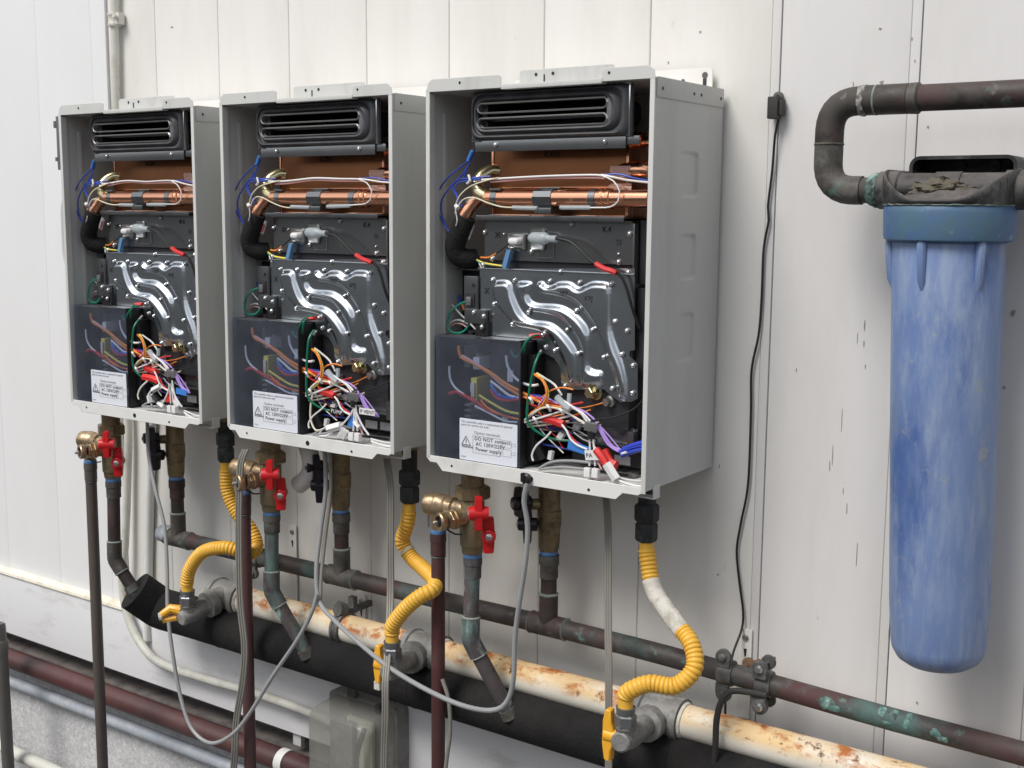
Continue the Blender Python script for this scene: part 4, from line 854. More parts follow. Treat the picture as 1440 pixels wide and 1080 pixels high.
# hot risers
def lathe_at(b, pts, d, prof, seg=24):
    p, dr = seg_at(pts, d); b.lathe(prof, p, dr, seg); return b
hl = ['pale green crusted copper riser pipe below the nearest red-handled valve', 'purple brown copper riser with green edges below the middle red-handled valve', 'copper riser pipe bending into the black insulation below the farthest heater']
for i, o in enumerate(OFF):
    o = Vector(o); top = Vector((hx, hy, zb_-.007))+o; zl = [-.272, -.278, -.296][i]
    pts = fil([top, Vector((hx, hy-.004, zl))+o, Vector((.093, -.118, -.384) if i < 2 else (.075, -.134, -.351))+o], .022)
    th = thing('hot_riser_pipe', Vector((hx+o.x, hy, -.38)), hl[i], 'pipe', 'copper hot water risers')
    mt = [m_pipegrn, m_pipegrn, m_pipe][i]
    b = MB(); b.tube(pts, .0115, 20); b.build('pipe', mt, th)
    b = MB(); b.lathe([(0, .0142), (.010, .0142), (.0108, .0132), (.030, .0130)], top, (0, 0, -1), 24); b.build('adapter', m_fit if i else m_pipegrn, th)
    L0 = (Vector((hx, hy, zl))+o-top).length
    for d0, ln in ((L0-.030, .026), (L0+.002, .004)):
        pass
    q, dr = seg_at(pts, L0-.034)
    # elbow sleeve follows the bend
    ds = [L0-.034+k*(.060)/10 for k in range(11)]
    b = MB(); b.tube([seg_at(pts, d)[0] for d in ds], .0134, 22); b.build('elbow', [m_pipegrn, m_pipegrn, m_fit][i], th)
    b = MB(); lathe_at(b, pts, L0-.036, [(0, .0118), (.0015, .0140), (.003, .0136)]); lathe_at(b, pts, L0+.025, [(0, .0136), (.0015, .0140), (.003, .0118)]); b.build('solder_ring', m_solder, th)
    e, dr = seg_at(pts, 9)
    b = MB(); b.lathe([(-.010, .0138), (.004, .0142), (.006, .0118)], e, dr, 22); b.build('end_cup', m_fit, th)

# cold header with tees
zh = -.2585
ZX = [(-9, -.2615), (-.62, -.2615), (.10, -.2570), (.30, -.2590), (.45, -.2640), (.62, -.2710), (.80, -.2740), (2.5, -.290)]
def zhf(x):
    for (a, c), (d, e) in zip(ZX, ZX[1:]):
        if a <= x <= d: return c+(e-c)*(x-a)/(d-a)
hp = thing('cold_water_header', (0, -.066, zh), 'brown horizontal copper pipe with upright branches, running behind everything to the right', 'pipe')
b = MB(); x0 = P(232, 750, -.066).x; b.tube([(x0+k*(1.9-x0)/50, -.066, zhf(x0+k*(1.9-x0)/50)) for k in range(51)], .0142, 28); b.build('header_pipe', m_pipeh, hp)
b = MB(); b.lathe([(0, .009), (.002, .0155), (.022, .0175), (.026, .0160), (.030, .0150)], (x0-.012, -.066, zh), (1, 0, 0), 20); b.build('end_cap', M('pale_blue_cap', (.33, .37, .41), .7, layers=[((.5, .55, .58), 60, .55, .1)], bump=.8, bscale=150), hp)
for i, o in enumerate(OFF):
    x = kx+o[0]; zh = zhf(x)
    b = MB(); b.tube([(x, -.067, zh), (x, -.067, zc(773)-.006)], .0118, 20); b.build('branch_pipe', m_pipe, hp)
    b = MB(); b.lathe([(0, .0150), (.014, .0150), (.0145, .0136), (.034, .0134), (.0345, .0118)], (x, -.067, zc(773)-.007), (0, 0, -1), 22); b.build('branch_adapter', m_fit if i < 2 else m_pipe, hp)
    b = MB(); b.lathe([(0, .0162), (.060, .0162)], (x-.030, -.066, zh), (1, 0, 0), 26); b.lathe([(0, .0140), (.048, .0140)], (x, -.067, zh), (0, 0, 1), 22); b.build('tee', m_fit if i else m_pipe, hp)
    for s_ in (-.031, .029): MB().lathe([(0, .0144), (.0012, .0172), (.0028, .0144)], (x+s_, -.066, zh), (1, 0, 0), 24).build('solder_ring', m_solder, hp)
    MB().lathe([(0, .0142), (.002, .0150), (.004, .0120)], (x, -.067, zh+.047), (0, 0, 1), 20).build('solder_ring', m_solder, hp)
# green patina scabs on the header at the right (small proud crusts)
for px, py, w, h, sd_ in ((1162, 988, .011, .008, 1), (1172, 996, .010, .005, 8), (1239, 1000, .005, .007, 2), (1256, 1004, .005, .008, 3), (1246, 1016, .006, .003, 9), (1276, 1014, .0045, .013, 4), (1315, 1030, .006, .005, 5), (1326, 1039, .008, .0045, 6)):
    c_ = P(px, py, -.079); b = MB(); K = 14; cv = [Vector((0, 0, 0))]
    ring = []
    for ri, fr in enumerate((.35, .7, 1.0)):
        for k in range(K):
            a_ = 2*math.pi*k/K; rr_ = fr*(1+.45*mnoise.noise((math.cos(a_)*1.7+sd_*7, math.sin(a_)*1.7, sd_)))
            x = w*rr_*math.cos(a_); dz = h*rr_*math.sin(a_); ang = dz/.0142+math.asin(max(-1, min(1, (c_.z-zhf(c_.x))/.0150)))
            ang = max(-1.4, min(1.4, ang)); rad = .01425+.0010*(1-fr)+.0003
            ring.append(Vector((c_.x+x, -.066-rad*math.cos(ang), zhf(c_.x+x)+rad*math.sin(ang))))
    b.add([sum(ring[:K], Vector())/K]+ring, [(0, 1+k, 1+(k+1) % K) for k in range(K)]+[(1+r2*K+k, 1+r2*K+(k+1) % K, 1+(r2+1)*K+(k+1) % K, 1+(r2+1)*K+k) for r2 in range(2) for k in range(K)])
    b.build('verdigris_scab', m_crust, hp)

# black insulated pipe
zk = -.394
ip = thing('insulated_pipe', (0, -.088, zk-.037), 'thick black foam insulated pipe running below the heaters', 'pipe')
e1 = Vector((-.742, -.105, -.375))
b = MB(); b.tube(fil([Vector((-.746, -.131, -.354)), Vector((-.722, -.093, -.394)), Vector((-.64, -.089, zk)), Vector((1.9, -.089, zk))], .02, 5), .0375, 32); b.build('foam_sleeve', m_foam, ip)
b = MB()
for x in (-.55, -.1, .35, .8): b.lathe([(0, .0376), (.0012, .0382), (.0024, .0376)], (x, -.089, zk), (1, 0, 0), 32)
b.build('sleeve_joint', m_foam, ip)
b = MB(); b.lathe([(-.010, .0142), (0, .0142), (.004, .0135)], Vector((-.748, -.135, -.350)), (-.45, -.55, .7), 24); b.build('pipe_socket', m_pipegrn, ip)

# rusty white gas pipe with tees, valves and yellow hoses
zw = -.341; yw = -.078
gp = thing('gas_pipe', (0, yw, zw), 'white painted gas pipe blistered with rust, running along the top of the black insulation', 'pipe')
xa = P(330, 838, yw).x
b = MB(); b.tube([(xa, yw, zw), (1.9, yw, zw)], .0232, 30); b.build('pipe', m_rustw, gp)
TX = []
for (px, py) in ((930, 1008), (600, 917), (322, 840)): TX.append(P(px, py, yw).x)
for i, x in enumerate(TX):
    b = MB(); l0_ = .034
    b.lathe([(-l0_, .0245), (-l0_, .0300), (-l0_+.010, .0305), (-l0_+.012, .0272), (l0_-.012, .0272), (l0_-.010, .0305), (l0_, .0300), (l0_, .0245)], (x, yw, zw), (1, 0, 0), 30)
    b.build('tee', m_galv, gp)
    b = MB(); b.lathe([(l0_, .0240), (l0_+.0015, .0262), (l0_+.005, .0250), (l0_+.006, .0235)], (x, yw, zw), (1, 0, 0), 30); b.build('thread_sealant', m_wtape, gp)
clampx = P(483, 870, yw).x
b = MB(); b.lathe([(-.008, .0245), (-.008, .0275), (-.003, .0275), (-.002, .0262), (.004, .0262), (.005, .028), (.009, .0275), (.009, .0245)], (clampx, yw, zw), (1, 0, 0), 26); b.box((clampx-.006, -.06, zw+.020), (clampx+.006, -.05, zw+.048), .001); b.lathe([(-.012, .010), (.0, .013), (.004, .013)], (clampx-.002, -.085, zw+.034), (-.3, -1, .3), 16); b.box((clampx-.004, -.09, zw+.02), (clampx+.004, -.01, zw+.030), .001)
tag(b.build('pipe_clamp', m_dusty), 'dark clamp gripping the rusty white gas pipe near its middle', 'clamp', 'pipe clamps')

vloc = [((882, 1016), (872, 1043), (883, 985)), ((548, 928), (545, 945), (548, 908)), ((265, 848), (258, 868), (265, 832))]
YV = [-.198, -.190, -.165]
lb = ['gas valve with upright yellow handle below the nearest heater, on the right', 'gas valve with upright yellow handle left of the nearest red-brown drain pipe', 'gas valve with yellow handle pointing forward, at the left end of the gas pipe']
VN = []
for i in range(3):
    (nx_, ny_), (cx_, cy_), _ = vloc[i]; Yv = YV[i]
    cc = P(cx_+6, cy_-3, Yv); x = cc.x; gv_ = thing('gas_valve', (x, Yv, cc.z-.02), lb[i], 'valve', 'gas valves with yellow handles')
    tx = TX[i]
    b = MB(); tgt = Vector((tx-.002, yw-.026, zw)); dr = (tgt-cc); Lr = dr.length; dr.normalize()
    b.lathe([(-.016, .0108), (-.014, .0132), (-.004, .0140), (.010, .0158), (.030, .0160), (.034, .0145), (Lr-.024, .0150), (Lr-.020, .0185)], cc, dr, 24)
    b.build('valve_body', m_galv, gv_)
    b = MB(); b.lathe([(Lr-.024, .0165), (Lr-.023, .0235), (Lr-.008, .0245), (Lr-.004, .021), (Lr+.012, .020)], cc, dr, 26); b.build('branch_collar', m_galv, gv_)
    b = MB(); b.lathe([(0, .0125), (.016, .0125)], cc+Vector((.001, 0, .004)), (0, 0, 1), 22); b.build('valve_neck', m_galv, gv_)
    nzp = P(nx_, ny_, Yv).z; nb = Vector((cc.x+.001, Yv, cc.z+.0185))
    b = MB(); b.hexn(nb, (0, 0, 1), .0145, .017); b.lathe([(.017, .0118), (.024, .0128), (.0265, .0128), (.0266, .0095)], nb, (0, 0, 1), 24); b.lathe([(-.003, .0138), (-.001, .0138)], nb, (0, 0, 1), 24); b.build('flare_nut', m_nut, gv_)
    VN.append(nb+Vector((0, 0, .020)))
    b = MB(); b.lathe([(0, .009), (.016, .008)], cc, (-1, -.15, 0), 16); b.build('handle_stem', m_dusty, gv_)
    if i < 2:
        hc = cc+Vector((-.021, -.004, .003 if i == 0 else .006))
        b = MB()
        prof = [(-.005, -.034), (.006, -.036), (.008, -.020), (.012, -.012), (.012, .010), (.008, .018), (.006, .036), (-.003, .037), (-.008, .020), (-.009, -.012)]
        prof = [(px*.8, pz*(.98 if i == 0 else .82)) for px, pz in prof]
        b.prism(prof, -.0065, .0065, .0016); b.v = [Vector((v.x, v.y, v.z))+hc for v in b.v]; b.lathe([(-.004, .0095), (.015, .0090)], hc, (1, 0, 0), 18)
        ho = b.build('handle', m_yelh, gv_)
        if i == 1: MB().box(hc+Vector((-.007, -.005, -.040)), hc+Vector((.004, .005, -.027)), .001).build('bare_handle_end', m_wtape, ho)
    else:
        b = MB(); hc = cc+Vector((-.012, -.008, .002)); b.tube([hc+Vector((.004, 0, .006)), hc+Vector((-.010, -.010, .010)), hc+Vector((-.020, -.022, .000))], [.010, .0085, .0065], 10); b.tube([hc+Vector((-.002, -.004, -.006)), hc+Vector((-.020, -.020, -.010))], .0055, 8); ho = b.build('handle', m_yelh, gv_)
        b = MB(); b.lathe([(0, .0070), (.006, .0075)], hc+Vector((-.019, -.021, -.002)), (-.7, -.7, -.2), 10); b.build('bare_handle_end', m_wtape, ho)
# hoses
gx, gy = .306, -.109
hoses = [
 [(gx, gy, P(910, 760, gy).z), P(911, 785, -.112), P(920, 830, -.122), P(950, 875, -.135), P(972, 905, -.15), P(976, 940, -.165), P(950, 964, -.18), P(915, 961, -.19), P(892, 968, -.198)],
 [(gx-.4105, gy, P(577, 706, gy).z), P(573, 735, -.110), P(566, 760, -.11), P(578, 783, -.11), P(596, 800, -.12), P(611, 816, -.145), P(609, 829, -.170), P(592, 838, -.186), P(570, 856, -.192), P(553, 878, -.192)],
 [(gx-.821, gy, P(317, 648, gy).z), P(320, 690, -.11), P(334, 722, -.108), P(353, 745, -.106), P(361, 768, -.112), P(350, 778, -.135), P(318, 770, -.158), P(286, 776, -.165), P(268, 798, -.165)]]
hlb = ['yellow corrugated gas hose with a white taped middle under the nearest heater', 'yellow corrugated gas hose under the middle heater, curling behind the red-brown drain pipe', 'yellow corrugated gas hose under the farthest heater, arching over the left gas valve']
for i, pts in enumerate(hoses):
    if i == 2: VN[i].y = -.165
    path = even(cr([Vector(q) for q in pts]+[VN[i]+Vector((0, 0, .022)), VN[i]], .002), .00062)
    hs_ = thing('gas_hose', Vector((path[0].x, path[0].y, VN[i].z)), hlb[i], 'hose', 'yellow corrugated gas hoses')
    r0 = .0112; n = len(path); Lt = n*.00062
    def prof(u, L, r0=r0, Lt=Lt):
        e = min(L, Lt-L)
        if e < .016: return r0*.90
        return r0*(.80+.245*abs(math.cos(math.pi*L/.0057))**.38)
    if i == 0:
        k1, k2 = int(n*.165), int(n*.43)
        MB().tube(path[:k1+4], 0, 16, rf=lambda u, L: r0*.90 if L < .012 else prof(.5, L+.02)).build('hose', m_yel, hs_)
        MB().tube(path[k2-4:], 0, 16, rf=lambda u, L: prof(.5, L+.02) if L < (n-k2)*.00062-.016 else r0*.9).build('hose', m_yel, hs_)
        MB().tube(path[k1:k2:5], 0, 14, rf=lambda u, L: .0121+.0008*mnoise.noise((L*140, 0, 3))).build('tape_wrap', m_wtape, hs_)
    else:
        MB().tube(path, 0, 16, rf=prof).build('hose', m_yel, hs_)
        if i == 1:
            kk = int(n*.235); MB().tube(path[kk:kk+12:3], .0122, 14).build('tape_band', m_wtape, hs_)
    tp_ = Vector(pts[0]); b = MB(); mt = m_bnut
    b.hexn(tp_+Vector((0, 0, -.001)), (0, 0, 1), .0150, .026); b.hexn(tp_+Vector((0, 0, .026)), (0, 0, 1), .0165, .024); b.lathe([(.05, .012), (-tp_.z+.002, .012)], tp_, (0, 0, 1), 16); b.build('top_nut', mt, hs_)
    b = MB(); b.lathe([(0, .0135), (.006, .0135)], (tp_.x, tp_.y, -.014), (0, 0, 1), 18); b.build('brass_ring', m_brass, hs_)

# drain pipes
dl = ['red-brown drain pipe hanging from the relief valve of the nearest heater', 'dark red drain pipe hanging from the relief valve of the middle heater', 'grey-brown drain pipe hanging from the relief valve of the farthest heater']
for i, o in enumerate(OFF):
    x = dx_+o[0]; dt = thing('drain_pipe', (x, -.150, -1.25), dl[i], 'pipe', 'drain pipes of the relief valves')
    mt = [m_redpipe, m_darkred, m_greypipe][i]; zt_ = rz-.036
    MB().tube([(x, -.150, zt_-.012), (x+.0005, -.151, -.5), (x, -.152, -1.3)], .0103, 20).build('pipe', mt, dt)
    b = MB(); b.lathe([(0, .0120), (.012, .0122), (.0125, .0114), (.032, .0113), (.033, .0103)], (x, -.150, zt_-.006), (0, 0, -1), 22); b.build('adapter', mt, dt)
    b = MB(); b.lathe([(-.001, .0108), (.003, .0118), (.006, .0112)], (x, -.150, zt_-.006), (0, 0, 1), 20); b.build('thread_tape', m_blue, dt)
    b = MB(); b.lathe([(0, .0104), (.001, .0116), (.0025, .0104)], (x, -.150, zt_-.040), (0, 0, -1), 20); b.build('solder_ring', m_fit, dt)

# ================================================================== WATER FILTER and its pipe loop
fa = Vector((.676, -.105, .320)); fbt = Vector((.692, -.105, -.165)); ax = (fbt-fa).normalized()
wf = thing('water_filter', (.69, -.10, -.19), 'large blue filter housing with a dusty black cap on the right of the wall', 'water filter')
fbt = fbt-ax*.006; Lb = (fbt-fa).length
b = MB(); b.lathe([(-.002, .059), (.002, .0605), (.20, .0585), (.42, .0555), (Lb-.012, .0530), (Lb-.004, .0515), (Lb+.006, .046), (Lb+.013, .036), (Lb+.015, .026)], fa, ax, 56); bowl = b.build('bowl', m_filt, wf)
b = MB()
for k, an in enumerate((-150, -88, -30)):
    a_ = R(an-12); dv = Vector((math.cos(a_), math.sin(a_), 0)); q = fa+dv*.0590
    MB().tube([q+Vector((0, 0, .002)), q+dv*.003-Vector((0, 0, .008)), q+dv*.0010-Vector((-.001, 0, .046)), q-dv*.004-Vector((-.002, 0, .064))], [.0058, .0056, .0044, .002], 10).build('rib', m_filt, bowl)
b = MB(); b.lathe([(-.005, .062), (-.002, .0690), (.002, .0700), (.028, .0712), (.034, .0705), (.036, .0690)], fa, (0, 0, 1), 56); b.build('threaded_collar', m_filtc, wf)
tz_ = fa.z+.036
K = 96; cap = None
def capring(r_, zfun): return [Vector((fa.x+r_*math.cos(2*math.pi*k/K), fa.y+r_*math.sin(2*math.pi*k/K), tz_+zfun(2*math.pi*k/K))) for k in range(K)]
def ztop_(a): c = abs(math.cos(a)); return .0065+.033*max(0, (c-.25)/.75)**1.7 if math.sin(a) < 0 else .034+.006*c
b = MB(); b.loft([capring(.0700, lambda a: 0), capring(.0722, lambda a: .001), capring(.0728, lambda a: ztop_(a)*.5), capring(.0724, lambda a: ztop_(a)-.0012), capring(.0712, ztop_), capring(.0698, lambda a: ztop_(a)-.0006), capring(.0690, lambda a: max(.002, ztop_(a)-.006)), capring(.060, lambda a: .002), capring(.052, lambda a: .009), capring(.030, lambda a: .021), capring(.010, lambda a: .026)], close_last=True)
cap = b.build('cap', m_cap, wf, 60)
b = MB()
for k in range(44):
    a_ = 2*math.pi*k/44; dv = Vector((math.cos(a_), math.sin(a_), 0)); q = Vector((fa.x, fa.y, tz_))+dv*.0722; h_ = ztop_(a_)
    if h_ > .012: b.tube([q+Vector((0, 0, .004)), q+Vector((0, 0, h_-.004))], .0009, 5)
b.build('cap_rib', m_cap, cap)
b = MB(); pv = [Vector((fa.x+(.0706+.0012*mnoise.noise((math.cos(a)*9, math.sin(a)*9, 5)))*math.cos(a), fa.y+(.0706+.0012*mnoise.noise((math.cos(a)*9, math.sin(a)*9, 5)))*math.sin(a), tz_+.0003+.0012*mnoise.noise((math.cos(a)*14, math.sin(a)*14, 2)))) for a in [2*math.pi*k/90 for k in range(91)]]
b.tube(pv, .0013, 6, cap=False); b.build('lime_crust', m_solder, cap)
zp = .3725
b = MB(); b.lathe([(-.082, .0185), (-.080, .0215), (-.058, .0215), (-.056, .0190), (.056, .0190), (.058, .0215), (.080, .0215), (.082, .0185)], (fa.x, fa.y+.004, zp), (1, 0, 0), 28); b.lathe([(-.018, .0185), (-.017, .0205), (.011, .0205), (.012, .0185)], (fa.x, fa.y+.004, zp), (1, 0, 0), 24); b.build('port_barrel', m_cap, wf)
# dried debris heap on the cap
b = MB(); bb = bmesh.new(); bmesh.ops.create_icosphere(bb, subdivisions=4, radius=1)
for v in bb.verts:
    n_ = 1+.35*mnoise.noise(v.co*2.3)+.2*mnoise.noise(v.co*7); v.co = Vector((fa.x-.006+v.co.x*.030*n_, fa.y-.022+v.co.y*.020*n_, tz_+.016+max(-.3, v.co.z)*.011*n_))
b.bm(bb).build('debris', m_debris, wf)
for k in range(14):
    a_ = random.uniform(0, 6.28); d = random.uniform(0, .03); c_ = Vector((fa.x-.006+math.cos(a_)*d, fa.y-.015+math.sin(a_)*d*.6, tz_+.030-d*.35)); dv = Vector((random.uniform(-1, 1), random.uniform(-1, 1), random.uniform(-.2, .4))).normalized()*random.uniform(.004, .009)
    MB().tube([c_-dv, c_+dv*.2+Vector((0, 0, .002)), c_+dv], random.uniform(.0005, .0011), 5).build('twig', m_debris, wf)
# mounting bracket behind (open frame)
b = MB(); bx0, bx1 = P(1290, 240, -.045).x-.002, P(1430, 240, -.045).x+.006; bz0, bz1 = .383, P(1400, 219, -.045).z
c0_, c1_ = (bx0+bx1)/2, (bz0+bz1)/2; w_, h_ = (bx1-bx0)/2, (bz1-bz0)/2
b.loft([rr(c0_, c1_, w_+o, h_+o, .012+o, y) for o, y in ((0, -.012), (0, -.070), (-.004, -.070), (-.004, -.012))]); b.build('wall_bracket', m_cap, wf)
b = MB(); b.loft([rr(c0_, c1_, w_-.004, h_-.004, .008, y) for y in (-.020, -.004)], close_first=True); b.build('bracket_back', m_cap, wf)
for x in (bx0+.045, bx1-.035): MB().lathe([(0, .0075), (.004, .0070)], (x, -.020, c1_+.004), (0, -1, 0), 6).build('bolt', m_cap, wf)
# loop pipe
yl = -.103
fp_ = thing('filter_pipe', (.56, yl, .37), 'brown copper pipe looping left from above the filter down into its cap', 'pipe')
ztop = .4745; xl_ = P(1166, 200, yl).x
path = fil([(1.9, yl, ztop), (xl_, yl, ztop), (xl_, yl, zp), (.60, yl, zp)], .034, 10)
b = MB(); b.tube(path, .0148, 28); b.build('pipe', m_pipe, fp_)
LL = 1.9-xl_
def sleeve(d0, d1, r_, mt, nm='elbow', n=12): MB().tube([seg_at(path, d0+(d1-d0)*k/n)[0] for k in range(n+1)], r_, 26).build(nm, mt, fp_)
arc = .034*(math.pi/2)*.93
d1_ = LL-.034
sleeve(d1_-.020, d1_+arc+.018, .0166, m_pipe); 
vlen = (ztop-zp)-.068
d2_ = d1_+arc+vlen
sleeve(d2_-.016, d2_+arc+.020, .0166, m_fit)
for d in (d1_-.022, d1_+arc+.018): MB().tube([seg_at(path, d+k*.001)[0] for k in range(5)], [.0150, .0172, .0176, .0172, .0150], 24).build('solder_ring', m_solder if d < d1_ else m_fit, fp_)
b = MB(); xq = P(1214, 148, yl).x
b.lathe([(k*.0008-.005, .0165+.0014*math.sin(math.pi*k/12)) for k in range(13)], (xq, yl, ztop), (1, 0, 0), 70)
for v in b.v: d_ = Vector((0, v.y-yl, v.z-ztop)); n_ = mnoise.noise(v*220); n2 = mnoise.noise(v*80); v += d_.normalized()*(.0012*n_) + Vector((.0035*n2+.001*n_, 0, 0))
b.build('pale_crust', M('pale_crust', (.36, .35, .32), .85, layers=[((.10, .09, .08), 90, .52, .05), ((.55, .54, .5), 60, .60, .05)], bump=.8, bscale=200), fp_, 60)
xj = P(1277, 142, yl).x
b = MB(); b.lathe([(-.004, .0149), (-.003, .0170), (.05, .0170), (.052, .0149)], (xj-.002, yl, ztop), (-1, 0, 0), 26); b.build('coupling', m_pipe, fp_)
b = MB(); b.lathe([(0, .0152), (.002, .0172), (.012, .0176), (.014, .0152)], (xj+.0, yl, ztop), (1, 0, 0), 26); b.build('paint_band', m_fit, fp_)
b = MB(); b.lathe([(0, .0150), (.002, .0170), (.004, .0178), (.006, .0185), (.008, .0195), (.010, .0200), (.012, .0200), (.014, .0190)], (fa.x-.094, yl, zp), (1, 0, 0), 60)
for v in b.v: d_ = Vector((0, v.y-yl, v.z-zp)); n_ = mnoise.noise(v*260); n2 = mnoise.noise(v*90); v += d_.normalized()*(.0016*n_+.0012*n2) + Vector((.0018*n2, 0, 0))
b.build('green_crust', m_crust, fp_, 60)
b = MB(); b.tube([(fa.x+.08, yl, zp), (1.9, yl, zp)], .0150, 24)
tag(b.build('outlet_pipe', m_pipe), 'short brown copper pipe leaving the right side of the filter cap', 'pipe')

# ================================================================== CABLES
def cable(name, pts, r_, mt, label, cat='cable', group=None, seg=10):
    return tag(MB().tube(cr(PL(pts), .008), r_, seg).build(name, mt), label, cat, group)
cable('cable', [(207, 588, -.12), (209, 640, -.13), (219, 690, -.145), (231, 740, -.155), (235, 800, -.17), (236, 860, -.185), (243, 920, -.195), (254, 980, -.20), (270, 1025, -.205), (296, 1045, -.205), (325, 1034, -.20), (350, 1005, -.195), (384, 950, -.19), (418, 900, -.185), (438, 862, -.18), (446, 835, -.175)], .0033, m_cable, 'grey cable dipping in a long loop under the two farther heaters', group='grey control cables')
cable('cable', [(457, 630, -.13), (458, 690, -.135), (451, 745, -.145), (445, 800, -.16), (449, 845, -.17), (470, 872, -.185), (506, 905, -.195), (548, 939, -.21), (600, 970, -.215), (650, 992, -.21), (690, 999, -.195), (712, 988, -.19), (722, 955, -.19), (724, 900, -.19), (730, 850, -.192), (739, 790, -.194), (742, 740, -.195), (737, 705, -.199), (741, 680, -.2005), (742, 668, -.199)], .0036, m_cable, 'grey cable sagging from the middle heater to the nearest heater', group='grey control cables')
cable('cable', [(464, 632, -.13), (465, 690, -.132), (458, 750, -.14), (452, 805, -.155), (450, 850, -.168)], .0030, m_cabled, 'short greenish grey cable beside the sagging one under the middle heater', group='grey control cables')
# strands of the flat ones
def ribbon(label, cols, group):
    th = thing('cable_bundle', PL([cols[0][-1]])[0], label, 'cable', group)
    for k, off in enumerate((-3.2, 0, 3.2)):
        for_pts = [(x+off, y, Y) for x, y, Y in cols[0]]
        MB().tube(cr(PL(for_pts), .01), .0021, 8).build('strand', m_cabled, th)
    return th
ribbon('flat bundle of grey wires hanging over the middle relief valve', [[(346, 632, -.19), (339, 650, -.196), (336, 700, -.197), (336, 780, -.197), (338, 850, -.197), (344, 910, -.195), (341, 960, -.19), (333, 1010, -.18), (330, 1060, -.175), (328, 1110, -.17), (326, 1300, -.17)]], 'flat wire bundles hanging down')
ribbon('flat bundle of grey wires hanging between the middle and nearest heaters', [[(544, 645, -.14), (549, 690, -.14), (549, 760, -.142), (549, 840, -.150), (545, 920, -.20), (542, 960, -.225), (542, 1010, -.225), (540, 1080, -.215), (536, 1300, -.20)]], 'flat wire bundles hanging down')
ribbon('flat bundle of grey wires hanging behind the rightmost yellow handle', [[(851, 690, -.10), (855, 740, -.105), (855, 850, -.125), (856, 950, -.145), (856, 1080, -.15), (856, 1300, -.15)]], 'flat wire bundles hanging down')
cable('thin_cable', [(622, 955, -.16), (631, 985, -.16), (633, 1030, -.16), (628, 1070, -.16), (620, 1150, -.16)], .0030, m_cabled, 'thin grey cable hanging right of the nearest red-brown drain pipe', group='grey control cables')
# cable gland on nearest heater's lip
g0 = P(741, 673, -.198); b = MB(); b.lathe([(-.004, .0060), (0, .0078), (.004, .0078), (.006, .0055)], g0, (0, -1, 0), 10); b.box(g0+Vector((-.006, -.007, -.004)), g0+Vector((.0, -.001, .008)), .001)
b.build('cable_gland', m_blk, MAIN)
# sensor and its black wire
sn = thing('temperature_sensor', P(1098, 172, -.004), 'small black sensor clipped to the wall with a black wire hanging down', 'sensor')
s0 = P(1096, 150, -.004)
b = MB(); b.box(s0+Vector((-.010, -.016, -.016)), s0+Vector((.004, -.002, .012)), .002); b.box(s0+Vector((.0, -.012, -.012)), s0+Vector((.009, 0, .008)), .002); b.build('body', M('sensor_black', (.030, .028, .026), .6, bump=.3), sn)
b = MB(); b.lathe([(0, .0068), (.004, .0066), (.005, .004)], s0+Vector((-.001, 0, .012)), (0, -1, 0), 16); b.build('tab', M('sensor_grey', (.10, .095, .09), .7), sn)
b = MB(); b.lathe([(0, .0030), (.0015, .0022)], s0+Vector((-.001, -.005, .012)), (0, -1, 0), 8); b.build('screw', m_dkmetal, sn)
b = MB(); b.tube(cr(PL([(1095, 168, -.012), (1090, 190, -.010), (1086, 240, -.006), (1080, 290, -.006), (1081, 310, -.006), (1074, 350, -.006), (1071, 420, -.006), (1067, 470, -.006), (1057, 520, -.006), (1056, 580, -.006), (1052, 680, -.006), (1042, 735, -.006), (1036, 775, -.006), (1040, 820, -.006), (1045, 860, -.006), (1043, 885, -.010), (1032, 915, -.030), (1026, 940, -.05), (1021, 970, -.052), (1020, 1010, -.05), (1022, 1060, -.04), (1022, 1110, -.03)]), .008), .0017, 8); b.build('wire', m_bwire, sn)
cable('black_hose', [(1078, 978, -.085), (1050, 973, -.09), (1028, 972, -.095), (1015, 985, -.105), (1008, 1010, -.112), (1006, 1050, -.115), (1003, 1110, -.11)], .0042, M('dull_black_hose', (.03, .028, .026), .75, bump=.6, bscale=120), 'short dull black hose tied to the clamp and hanging over the gas pipe', 'hose')

# ================================================================== CLAMPS on the header and wall straps
def clamp(px, label, flip, scale=1):
    x = P(px, 950, -.066).x; zh = zhf(x); th = thing('pipe_clamp', (x, -.066, zh-.03), label, 'clamp', 'pipe clamps')
    b = MB(); b.lathe([(-.010, .0145), (-.010, .0168), (-.006, .0180), (.006, .0180), (.010, .0168), (.010, .0145)], (x, -.066, zh), (1, .1, 0), 26); b.build('collar', m_dusty, th)
    for s_ in (1, -1):
        b = MB(); yy = -.078 if not flip else -.084
        c_ = Vector((x+(.0 if s_ > 0 else .002), yy, zh+s_*.0255)); b.lathe([(-.003, .0105), (.003, .0105), (.0035, .0095)], c_, (0, -1, 0), 18); b.box((x-.0095, yy-.003, min(zh+s_*.012, zh+s_*.026)), (x+.0095, yy+.003, max(zh+s_*.012, zh+s_*.026)), .001); b.build('ear', m_dusty, th)
        b = MB(); b.lathe([(0, .0055), (.002, .0058), (.005, .0038), (.0055, .001)], c_+Vector((0, -.003, 0)), (0, -1, 0), 14); b.build('bolt', m_nickel if flip else m_dusty, th)
        if flip: b = MB(); b.lathe([(0, .0022), (.045, .0022)], c_+Vector((0, .002, 0)), (0, 1, 0), 8); b.lathe([(.026, .010), (.030, .010)], c_, (0, 1, 0), 16); b.build('threaded_rod', m_dusty, th)
    return th
clamp(1022, 'dusty clamp on the brown header pipe just right of the yellow hose', False)
clamp(1076, 'clamp with two bright bolts on the brown header pipe, rightmost clamp', True)
clamp(366, 'dark clamp on the header pipe right beside the middle red-brown drain pipe', False)
